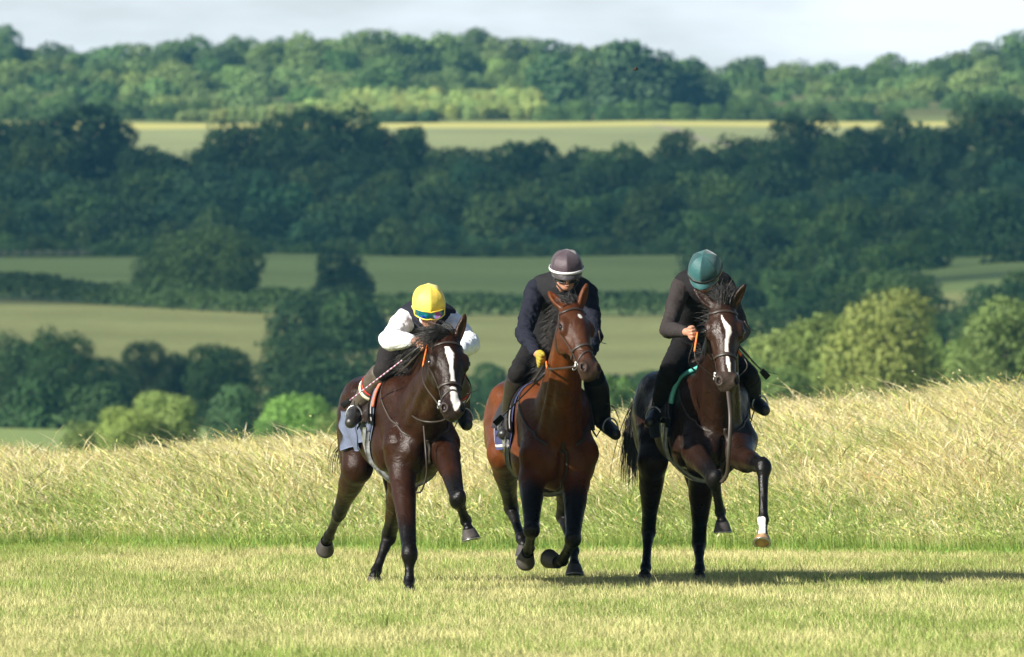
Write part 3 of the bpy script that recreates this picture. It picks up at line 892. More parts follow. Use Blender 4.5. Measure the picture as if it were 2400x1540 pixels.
        if noise:
            g = np.zeros_like(V)
            e1 = V[F[:, 1]] - V[F[:, 0]]; e2 = V[F[:, 3]] - V[F[:, 0]]
            fn = np.cross(e1, e2)
            for a in range(4):
                for q in range(3): g[:, q] += np.bincount(F[:, a], fn[:, q], len(V))
            g /= np.maximum(np.linalg.norm(g, axis=1)[:, None], 1e-12)
            nn = fbm(V[:, 0] * nsc + V[:, 1] * nsc * .6, V[:, 2] * nsc * 1.3 + V[:, 1] * nsc * .5, N2) - .5
            V = V + g * (nn * noise * (1 if nmask is None else nmask(V)))[:, None]
        return V, F

def tube_mesh(pts, rad, nrmv=None, flat=1.0, m=8, closed=False):
    """swept tube; rad scalar or list; flat<1 squashes it along nrmv (a strap)"""
    pts = np.asarray(pts, float); n = len(pts)
    rad = np.broadcast_to(np.asarray(rad, float), (n,))
    V = []
    up = None
    for i in range(n):
        if closed: d = nrm(pts[(i + 1) % n] - pts[(i - 1) % n])
        else: d = nrm(pts[min(i + 1, n - 1)] - pts[max(i - 1, 0)])
        if nrmv is not None:
            a = np.asarray(nrmv[i] if np.ndim(nrmv) == 2 else nrmv, float)
        else:
            a = up if up is not None else np.array([0.31, 0.2, 0.93])
        a = nrm(a - d * (a @ d)); b = np.cross(d, a); up = a
        ang = np.arange(m) * 2 * np.pi / m
        V.append(pts[i] + rad[i] * (np.cos(ang)[:, None] * a * flat + np.sin(ang)[:, None] * b))
    V = np.concatenate(V)
    i = np.arange(n * m).reshape(n, m)
    if closed:
        j = np.roll(i, -1, 0); F = np.stack([i, np.roll(i, -1, 1), np.roll(j, -1, 1), j], -1).reshape(-1, 4)
        return V, [F]
    F = np.stack([i[:-1], np.roll(i, -1, 1)[:-1], np.roll(i, -1, 1)[1:], i[1:]], -1).reshape(-1, 4)
    V = np.concatenate([V, pts[:1], pts[-1:]])
    c0, c1 = n * m, n * m + 1
    t = np.arange(m); T = np.concatenate([np.stack([np.roll(t, -1), t, np.full(m, c0)], -1), np.stack([t + (n - 1) * m, np.roll(t, -1) + (n - 1) * m, np.full(m, c1)], -1)])
    return V, [F, T]

def merge(lst):
    V = []; F4 = []; F3 = []; off = 0
    for v, fs in lst:
        fs = fs if isinstance(fs, (list, tuple)) else [fs]
        V.append(v)
        for f in fs:
            (F4 if f.shape[1] == 4 else F3).append(f + off)
        off += len(v)
    out = []
    if F4: out.append(np.concatenate(F4))
    if F3: out.append(np.concatenate(F3))
    return np.concatenate(V), out

def spline(pts, n=24):
    pts = np.asarray(pts, float)
    L = np.concatenate([[0], np.cumsum(np.linalg.norm(np.diff(pts, axis=0), axis=1))])
    P_ = np.vstack([2 * pts[0] - pts[1], pts, 2 * pts[-1] - pts[-2]])
    out = []
    for u in np.linspace(0, L[-1], n):
        i = min(np.searchsorted(L, u, 'right') - 1, len(pts) - 2); t = (u - L[i]) / max(L[i + 1] - L[i], 1e-9)
        p0, p1, p2, p3 = P_[i], P_[i + 1], P_[i + 2], P_[i + 3]
        out.append(0.5 * (2 * p1 + (p2 - p0) * t + (2 * p0 - 5 * p1 + 4 * p2 - p3) * t * t + (3 * p1 - p0 - 3 * p2 + p3) * t ** 3))
    return np.array(out)

def strands(roots, dirs, length, n_seg, width, r, droop=0.5, spread=0.2, wind=np.zeros(3)):
    """tapering hair locks"""
    lst = []
    for p, d in zip(roots, dirs):
        L = length * r.uniform(.65, 1.1); d = nrm(d + r.normal(0, spread, 3)); q = np.array(p, float); pts = [q]
        for k in range(n_seg):
            d = nrm(d + np.array([0, 0, -droop / n_seg]) + wind / n_seg + r.normal(0, .06, 3)); q = q + d * L / n_seg; pts.append(q)
        lst.append(tube_mesh(pts, width * r.uniform(.6, 1.3) * np.linspace(1, .12, n_seg + 1), flat=.45, m=4))
    return merge(lst)

# ---------------------------------------------------------------- horse
UP = np.array([0, 0, 1.0])
def coat_material(name):
    m = material(name, attr=True, rough=0.4, spec=0.20, noise=0.25, nscale=7.0)
    nt = m.node_tree; b = nt.nodes['Principled BSDF']
    t = nt.nodes.new('ShaderNodeTexCoord')
    n = nt.nodes.new('ShaderNodeTexNoise'); n.inputs['Scale'].default_value = 6.0; n.inputs['Detail'].default_value = 6; n.inputs['Roughness'].default_value = .6
    nt.links.new(t.outputs['Object'], n.inputs['Vector'])
    mr = nt.nodes.new('ShaderNodeMapRange'); mr.inputs['From Min'].default_value = .35; mr.inputs['From Max'].default_value = .65
    mr.inputs['To Min'].default_value = .25; mr.inputs['To Max'].default_value = .52
    nt.links.new(n.outputs['Fac'], mr.inputs['Value']); nt.links.new(mr.outputs['Result'], b.inputs['Roughness'])
    n1 = nt.nodes.new('ShaderNodeTexNoise'); n1.inputs['Scale'].default_value = 12.0; n1.inputs['Detail'].default_value = 3; n1.inputs['Distortion'].default_value = .8
    nt.links.new(t.outputs['Object'], n1.inputs['Vector'])
    b1 = nt.nodes.new('ShaderNodeBump'); b1.inputs['Strength'].default_value = .36; b1.inputs['Distance'].default_value = .03
    nt.links.new(n1.outputs['Fac'], b1.inputs['Height'])
    n2 = nt.nodes.new('ShaderNodeTexNoise'); n2.inputs['Scale'].default_value = 160.0; n2.inputs['Detail'].default_value = 2
    nt.links.new(t.outputs['Object'], n2.inputs['Vector'])
    b2 = nt.nodes.new('ShaderNodeBump'); b2.inputs['Strength'].default_value = .3; b2.inputs['Distance'].default_value = .008
    nt.links.new(n2.outputs['Fac'], b2.inputs['Height']); nt.links.new(b1.outputs['Normal'], b2.inputs['Normal'])
    nt.links.new(b2.outputs['Normal'], b.inputs['Normal'])
    return m

def horse(spec):
    r = np.random.default_rng(spec['seed'])
    a = math.radians(spec['heading']); sc = spec['scale']
    f = np.array([math.sin(a), -math.cos(a), 0.0]); L = np.array([math.cos(a), math.sin(a), 0.0])   # L points to the picture's right
    W = P(*spec['withers'])
    pit = spec.get('pitch', 0.0)
    def T(s, l, z): return W - f * s * sc + L * l * sc + UP * (z + pit * s) * sc
    Rb = np.stack([L, f, UP])
    Pp = P(*spec['poll'])
    N = P(*spec['nose']) - Pp
    hl = np.linalg.norm(N); N = N / hl; hs = hl / 0.60
    U = nrm(np.asarray(spec['face'], float)); U = nrm(U - N * (U @ N)); S = np.cross(U, N); 
    if S[0] < 0: S = -S
    Rh = np.stack([S, N, U])
    hw = spec.get('headw', 1.14)
    def H(s, t, u): return Pp + (S * s * hw + N * t + U * u) * hs
    B = Sdf()
    E = lambda c, rad, k=.05, R=Rb, **kw: B.ell(c, np.array(rad) * sc, k, R=R, **kw)
    # trunk
    E(T(.10, 0, -.41), (.245, .40, .345)); E(T(.50, 0, -.40), (.275, .42, .315), .1); E(T(.85, 0, -.32), (.245, .36, .265), .1)
    E(T(1.12, 0, -.23), (.245, .34, .225), .1)
    for q in (-1, 1):
        E(T(1.17, q * .13, -.33), (.135, .27, .29), .045); E(T(1.34, q * .115, -.40), (.115, .15, .27), .05)
        E(T(1.02, q * .19, -.13), (.05, .10, .06), .08)
    E(T(-.20, 0, -.50), (.195, .25, .26), .09)
    for q in (-1, 1):
        E(T(-.08, q * .115, -.24), (.135, .22, .20), .08)
        E(T(-.37, q * .088, -.55), (.100, .115, .135), .035)
        B.cone(T(.0, q * .09, -.14), T(-.33, q * .165, -.50), .085 * sc, .095 * sc, .035)
        E(T(.0, q * .19, -.52), (.085, .15, .17), .022)
        E(T(-.16, q * .175, -.36), (.055, .08, .20), .03)
        E(T(-.27, q * .185, -.60), (.055, .09, .11), .02)
    B.cone(T(-.12, 0, -.075), T(.25, 0, -.11), .05 * sc, .06 * sc, .10)
    B.cone(T(.25, 0, -.15), T(1.0, 0, -.10), .09 * sc, .10 * sc, .10)
    # neck
    nk = H(0, .12, -.155)
    mid = (T(-.15, 0, -.34) + nk) / 2 + UP * .02
    sqn = (L, .82); nkf = spec.get('neck', 1.0)
    B.chain([T(-.12, 0, -.36), mid, nk], [.235 * sc, .170 * sc * nkf, .108 * hs * (nkf + 1) / 2], .08, sq=sqn)
    B.chain([T(-.02, 0, -.12), (T(-.02, 0, -.12) + H(0, .0, -.06)) / 2 + UP * .05, H(0, .0, -.07)], [.075 * sc, .062 * sc, .058 * hs], .07)
    B.chain([T(-.34, 0, -.44), (T(-.34, 0, -.44) + H(0, .20, -.20)) / 2 - UP * .02 + f * .02, H(0, .19, -.19)], [.115 * sc, .078 * sc, .060 * hs], .06)
    for q in (-1, 1):   # muscle strap down the side of the neck
        B.cone(T(-.33, q * .10, -.42), H(q * .055, .16, -.17), .05 * sc, .03 * hs, .035)
    B.cone(T(-.46, 0, -.50), T(-.44, 0, -.68), .022 * sc, .03 * sc, .03, sub=True)
    # head
    nh = len(B.ops)
    Eh = lambda c, rad, k=.03, R=Rh, **kw: B.ell(c, np.array((rad[0] * hw, rad[1], rad[2])) * hs, k, R=R, **kw)
    Eh(H(0, .075, -.075), (.078, .105, .072), .04)
    Eh(H(0, .17, -.060), (.082, .12, .060), .04)
    B.chain([H(0, .16, -.070), H(0, .34, -.072), H(0, .50, -.070)], [.070 * hs, .058 * hs, .050 * hs], .035, sq=(S, hw))
    B.cone(H(0, .20, -.043), H(0, .50, -.047), .034 * hs, .022 * hs, .03)
    for q in (-1, 1):
        Eh(H(q * .052, .195, -.165), (.030, .105, .100), .03)
        B.cone(H(q * .072, .215, -.085), H(q * .045, .36, -.090), .026 * hs, .013 * hs, .02)   # facial crest
        Eh(H(q * .084, .165, -.052), (.028, .046, .030), .022)                                  # brow
        Eh(H(q * .086, .205, -.070), (.026, .034, .028), .018)
        B.ell(H(q * .108, .187, -.064), np.array((.013, .019, .013)) * hs, .008, R=Rh, sub=True)
        B.cone(H(q * .030, .24, -.175), H(q * .018, .48, -.118), .028 * hs, .020 * hs, .035)
        Eh(H(q * .043, .535, -.048), (.026, .044, .034), .014)                                # nostril rim
    Eh(H(0, .530, -.078), (.060, .062, .056), .03)
    Eh(H(0, .578, -.084), (.044, .032, .038), .02)
    Eh(H(0, .552, -.126), (.034, .036, .026), .016)
    B.cone(H(-.04, .572, -.106), H(.04, .572, -.106), .004 * hs, .004 * hs, .006, sub=True)       # mouth line
    for q in (-1, 1):
        B.ell(H(q * .052, .552, -.026), np.array((.016, .026, .021)) * hs, .008, R=Rh, sub=True)
    # ears
    for q, tip in ((-1, spec['ear_r']), (1, spec['ear_l'])):
        b0 = H(q * .050, .022, -.060); tp = P(*tip)
        ax = tp - b0; el = min(np.linalg.norm(ax), .19); ax = nrm(ax); tp = b0 + ax * el
        fr = nrm(U + S * q * .35 + N * .1); fr = nrm(fr - ax * (fr @ ax)); sd = np.cross(ax, fr)
        Re = np.stack([sd, ax, fr])
        B.ell(b0 + ax * el * .40, np.array((.034, el * .56, .027)), .014, R=Re)
        B.ell(b0 + ax * el * .82, np.array((.015, el * .24, .012)), .02, R=Re)
        B.ell(b0 + ax * el * .50 + fr * .029, np.array((.021, el * .43, .021)), .008, R=Re, sub=True)
    headops = B.ops[nh:]
    # legs
    hoofs = []
    for leg in spec['legs']:
        pts = [P(*q) for q in leg['pts']]
        q = leg['side']
        if leg['kind'] == 'fore':
            E_, Kn, F_, Cn = pts
            sh = T(-.30, q * .150, -.52)
            fa = nrm(Kn - E_); bk = -f; bk = nrm(bk - fa * (bk @ fa))
            B.cone(sh, E_, .105 * sc, .085 * sc, .05)
            m1 = E_ + (Kn - E_) * .35
            B.chain([E_, m1, E_ + (Kn - E_) * .8, Kn], [.086 * sc, .073 * sc, .054 * sc, .048 * sc], .03)
            B.ell(E_ + (Kn - E_) * .22 + bk * .02, np.array((.068, .13, .072)) * sc, .03, R=np.stack([L, fa, np.cross(L, fa)]))
            can = nrm(F_ - Kn)
            Rk = np.stack([L, can, np.cross(L, can)])
            B.ell(Kn, np.array((.045, .070, .044)) * sc, .04, R=Rk)
            B.ell(Kn + nrm(-bk) * .014, np.array((.034, .046, .036)) * sc, .02, R=Rk)
        else:
            St, Hk, F_, Cn = pts
            hp = T(1.10, q * .13, -.32)
            B.cone(hp, St, .165 * sc, .115 * sc, .06, sq=(L, .85))
            B.cone(T(1.36, q * .11, -.40), St + (Hk - St) * .35 - f * .03, .10 * sc, .065 * sc, .06)
            B.chain([St, St + (Hk - St) * .35, St + (Hk - St) * .75, Hk], [.102 * sc, .085 * sc, .055 * sc, .050 * sc], .04)
            can = nrm(F_ - Hk); ga = nrm(Hk - St)
            back = nrm(-can + ga)                        # the point of the hock lies outside the bend
            B.cone(St + (Hk - St) * .5 + back * .02, Hk + back * .045, .030 * sc, .026 * sc, .025)
            B.cone(Hk + back * .045, Hk + can * .10 * sc, .027 * sc, .03 * sc, .02)
            B.ell(Hk, np.array((.046, .060, .046)) * sc, .02, R=np.stack([L, can, np.cross(L, can)]))
            bk = back
        bk = nrm(-f * 1.0 + UP * .0); bk = nrm(bk - can * (bk @ can)) if abs(bk @ can) < .95 else nrm(UP - can * (UP @ can))
        if leg.get('fold'): bk = nrm(np.asarray(leg['fold'], float)); bk = nrm(bk - can * (bk @ can))
        a0 = Kn if leg['kind'] == 'fore' else Hk
        B.chain([a0 + can * .03, a0 + (F_ - a0) * .55, F_], [.040 * sc, .031 * sc, .033 * sc], .025)
        B.chain([a0 + can * .03 + bk * .018, a0 + (F_ - a0) * .6 + bk * .021, F_ + bk * .015], [.026 * sc, .018 * sc, .025 * sc], .012)
        B.ell(F_ + bk * .006, np.array((.036, .044, .038)) * sc, .022)
        pd = nrm(Cn - F_)
        B.chain([F_, F_ + (Cn - F_) * .6, Cn], [.031 * sc, .028 * sc, .038 * sc], .015)
        sole = np.asarray(leg['sole'], float)
        hoofs.append((leg, Cn, nrm(sole), np.asarray(leg['toe'], float), bk))
    V, F = B.mesh(h=spec.get('h', .0075), smooth=2, noise=.016, nsc=6.0, nmask=lambda v: sstep(.70, .98, v[:, 2] - float(ground_z(W[0], W[1]))) * (1 - .75 * (np.linalg.norm(v - H(0, .25, -.05), axis=1) < .42)))
    # coat colours (markings, plus shade painted on the bay's upper legs)
    x, y, z = V[:, 0], V[:, 1], V[:, 2]
    base = np.asarray(spec['coat'], float); dark = np.asarray(spec['points'], float); hd = np.asarray(spec['headcol'], float)
    col = np.tile(base, (len(V), 1))
    mott = fbm((x + z) * 9, (y - z * .6) * 9, N3)
    mott = .5 + (mott - .5) * sstep(.75, 1.05, z - float(ground_z(W[0], W[1])))
    col *= (0.86 + 0.28 * mott)[:, None]
    hloc = np.stack([(V - Pp) @ S, (V - Pp) @ N, (V - Pp) @ U], -1) / hs
    inhead = (hloc[:, 1] > -.05) & (hloc[:, 2] > -.26) & (np.abs(hloc[:, 0]) < .14) & (hloc[:, 1] < .7)
    hm_ = np.where(inhead, sstep(-.02, .12, hloc[:, 1]), 0)[:, None]
    col = col * (1 - hm_) + hd * hm_ * (0.9 + .2 * mott)[:, None]
    gz = z - float(ground_z(W[0], W[1]))
    for leg, Cn, sole, toe, bk in hoofs:      # black points; on the bay also painted shade further up the legs
        pts = [P(*q) for q in leg['pts']]
        for p0, p1, r0, lim in ((pts[1], pts[2], .17, 0), (pts[2], pts[3], .12, 0), (pts[0], pts[1], .17, spec.get('plim', .45))):
            ab = p1 - p0; t = np.clip(((V - p0) @ ab) / (ab @ ab), 0, 1)
            dd = np.linalg.norm(V - p0 - t[:, None] * ab, axis=1)
            m = (1 - sstep(r0 * .35, r0, dd)) * (sstep(lim, lim + .35, t) if lim else 1)
            col = col * (1 - m[:, None]) + dark * m[:, None]
    mz = np.where(inhead, sstep(.44, .53, hloc[:, 1]), 0)[:, None]
    col = col * (1 - mz * .75) + np.asarray(spec.get('muzzle', dark)) * mz * .75
    for fn in spec['white']:
        m = fn(hloc, V, hoofs)[:, None]
        col = col * (1 - m) + np.array([0.72, 0.69, 0.64]) * m
    # inner nostrils
    for q in (-1, 1):
        de = np.linalg.norm((hloc - np.array([q * .108 * hw, .187, -.06])) / np.array([.030, .034, .030]), axis=1)
        m = ((1 - sstep(.6, 1.0, de)) * .8)[:, None]; col = col * (1 - m) + np.array([.004, .003, .003]) * m
        dn = np.linalg.norm((hloc - np.array([q * .052 * hw, .552, -.034])) / np.array([.014, .023, .019]), axis=1)
        m = (dn < 1.0).astype(float)[:, None]
        col = col * (1 - m) + np.array([.012, .006, .006]) * m
    root = empty('horse', (W[0], W[1], float(ground_z(W[0], W[1]))))
    tag(root, spec['label'], 'horse', 'racehorses galloping towards the camera')
    mesh_obj('body', V, F, coatmat, parent=root, col=np.clip(col, 0, 1))
    # eyes
    for q in (-1, 1):
        c = H(q * .1055, .187, -.058)
        e = Sdf(); e.ell(c, np.array((.015, .022, .016)) * hs, R=Rh)
        v, ff = e.mesh(h=.003)
        mesh_obj('eye', v, ff, eyemat, parent=root)
    # hooves
    for leg, Cn, sole, toe, bk in hoofs:
        toe = nrm(toe - sole * (toe @ sole)); sd = np.cross(sole, toe)
        top = Cn - sole * .004
        rows = []
        ang = np.linspace(0, 2 * np.pi, 20, endpoint=False)
        hh = .078 * sc
        prof = [(0.0, .041, 0), (.15, .045, .006), (.8, .060, .022), (1.0, .064, .028), (1.0, .056, .028), (.93, .02, .03)]
        for t, rr, fw in prof:
            slope = np.cos(ang) * .010 * (1 - t)
            rad = rr * sc * (1 - .12 * (np.cos(ang) < -.6))
            rows.append(top + sole * (t * hh) + toe * fw * sc + (np.cos(ang)[:, None] * toe * 1.08 + np.sin(ang)[:, None] * sd) * rad[:, None] + sole * slope[:, None])
        v = np.concatenate(rows + [[top + sole * hh * .93 + toe * .03]])
        i = np.arange(len(prof) * 20).reshape(len(prof), 20)
        f4 = np.stack([i[:-1], np.roll(i, -1, 1)[:-1], np.roll(i, -1, 1)[1:], i[1:]], -1).reshape(-1, 4)
        t_ = i[-1]; f3 = np.stack([t_, np.roll(t_, -1), np.full(20, len(v) - 1)], -1)
        n4 = len(f4)
        ho = mesh_obj('hoof', v, [f4, f3], hoofmat if not leg.get('amber') else hoofamber, parent=root)
        th = np.linspace(-2.5, 2.5, 24)
        pts = [top + sole * (hh * 1.03) + toe * .028 * sc + (math.cos(t) * toe * 1.08 + math.sin(t) * sd) * .056 * sc for t in th]
        v, ff = tube_mesh(pts, .010, nrmv=sole, flat=.5, m=6)
        mesh_obj('horseshoe', v, ff, steel, parent=ho)
    # mane and forelock
    n = spec.get('mane_n', 90) * 3
    c0 = T(.0, 0, -.05); c1 = H(0, -.01, -.015)
    t = r.uniform(0, 1, n); mi = (c0 + c1) / 2 + UP * .06 - f * 0.01
    roots = np.outer((1 - t) ** 2, c0) + np.outer(2 * t * (1 - t), mi) + np.outer(t ** 2, c1)
    roots = B.proj(roots, -.006)
    wd = np.asarray(spec.get('mane_dir', (-.5, .3, .5)), float)
    v, ff = strands(roots, [wd] * n, spec.get('mane_len', .16), 6, .0055, r, droop=1.2, spread=.20)
    mesh_obj('mane', v, ff, hairmat, parent=root)
    n = spec.get('fore_n', 90) * 3
    roots = np.array([H(r.uniform(-.04, .04), r.uniform(-.05, .03), -.014) for _ in range(n)])
    v, ff = strands(B.proj(roots, -.004), [np.asarray(spec.get('fore_dir', (-.5, .2, .5)), float)] * n, spec.get('fore_len', .13), 6, .005, r, droop=1.3, spread=.26)
    mesh_obj('forelock', v, ff, hairmat, parent=root)
    # tail
    n = 300; tb = T(1.42, 0, -.16)
    tpts = [np.asarray(P(*q)) for q in spec['tail']]
    lst = []
    for _ in range(n):
        o1 = r.normal(0, .022, 3); o2 = r.normal(0, .055, 3) * np.array([1, 1, .6]); ln = r.uniform(.75, 1.0)
        pts = [tb + o1 * .6] + [p + (o1 * (1 - w) + o2 * w) for p, w in zip(tpts, np.linspace(.3, 1.15, len(tpts)))]
        s = spline(pts, 14); s = s[:max(5, int(14 * ln))]
        lst.append(tube_mesh(s, .006 * np.linspace(1, .15, len(s)), flat=.5, m=4))
    v, ff = merge(lst); mesh_obj('tail', v, ff, hairmat, parent=root)

    # ---- tack
    def strap(name, pts, w, mat, off=.005, n=40, prj=True, par=root, closed=False, flat=.30, lab=None):
        s = spline(pts, n) if len(pts) > 2 or not prj else np.array([pts[0] + (pts[1] - pts[0]) * t for t in np.linspace(0, 1, n)])
        if prj:
            s = B.proj(s, off, 8); nn = B.grad(s)
        else:
            nn = None
        v, ff = tube_mesh(s, w, nrmv=nn, flat=flat if prj else .6, m=8)
        o = mesh_obj(name, v, ff, mat, parent=par)
        if lab: o['label'] = lab
        return o
    br = strap('browband', [H(-.092, .055, -.085), H(-.075, .070, -.02), H(-.03, .068, .01), H(.03, .068, .01), H(.075, .070, -.02), H(.092, .055, -.085)], .0095, leather)
    strap('noseband', [H(-.045, .375, -.16), H(-.075, .375, -.11), H(-.065, .372, -.04), H(0, .37, .0), H(.065, .372, -.04), H(.075, .375, -.11), H(.045, .375, -.16)], .0105, leather)
    if spec.get('grakle', True):
        strap('noseband_strap', [H(-.06, .50, -.12), H(-.055, .46, -.05), H(0, .425, -.01), H(.055, .46, -.05), H(.06, .50, -.12)], .006, leather)
    rings = []
    for q in (-1, 1):
        strap('cheekpiece', [H(q * .092, .055, -.085), H(q * .098, .16, -.10), H(q * .085, .30, -.10), H(q * .070, .43, -.105), H(q * .060, .475, -.105)], .0075, leather)
        strap('throatlash', [H(q * .09, .055, -.09), H(q * .10, .15, -.17), H(q * .07, .24, -.25), H(q * .01, .26, -.28)], .0055, leather)
        c = B.proj(H(q * .075, .492, -.098)[None], .012)[0]; rings.append(c)
        th = np.linspace(0, 2 * np.pi, 20, endpoint=False)
        v, ff = tube_mesh([c + (math.cos(t) * N * .6 + math.cos(t) * U * .5 + math.sin(t) * nrm(np.cross(S, N))) * .034 * hs for t in th], .0042, m=6, closed=True)
        mesh_obj('bit_ring', v, ff, steel, parent=root)
        c2 = B.proj(H(q * .080, .465, -.080)[None], .010)[0]
        v, ff = tube_mesh([c, c2], [.006, .008], m=6); mesh_obj('bit_cheek', v, ff, whitemat if spec.get('bitwhite') else steel, parent=root)
    return root, dict(T=T, H=H, B=B, L=L, f=f, W=W, N=N, U=U, S=S, sc=sc, strap=strap, rings=rings, r=r)

def draped(ctx, s0, s1, a0, a1, off, ns=26, na=30, cz=-.38, edge=None):
    """sheet that follows the barrel between stations s0..s1 and angles a0..a1 (degrees from the top, + = picture right)"""
    T, B, L = ctx['T'], ctx['B'], ctx['L']
    P0 = []; Dv = []
    for i, u in enumerate(np.linspace(0, 1, ns)):
        for v in np.linspace(a0, a1, na):
            s = s0 + (s1 - s0) * u
            if edge is not None: s = s + edge(u, v)
            t = math.radians(v)
            P0.append(T(s, 0, cz)); Dv.append(L * math.sin(t) + UP * math.cos(t))
    q = ctx['B'].ray(np.array(P0), np.array(Dv), .62, off)
    F = np.arange(ns * na).reshape(ns, na)
    F = np.stack([F[:-1, :-1], F[:-1, 1:], F[1:, 1:], F[1:, :-1]], -1).reshape(-1, 4)
    return q, F

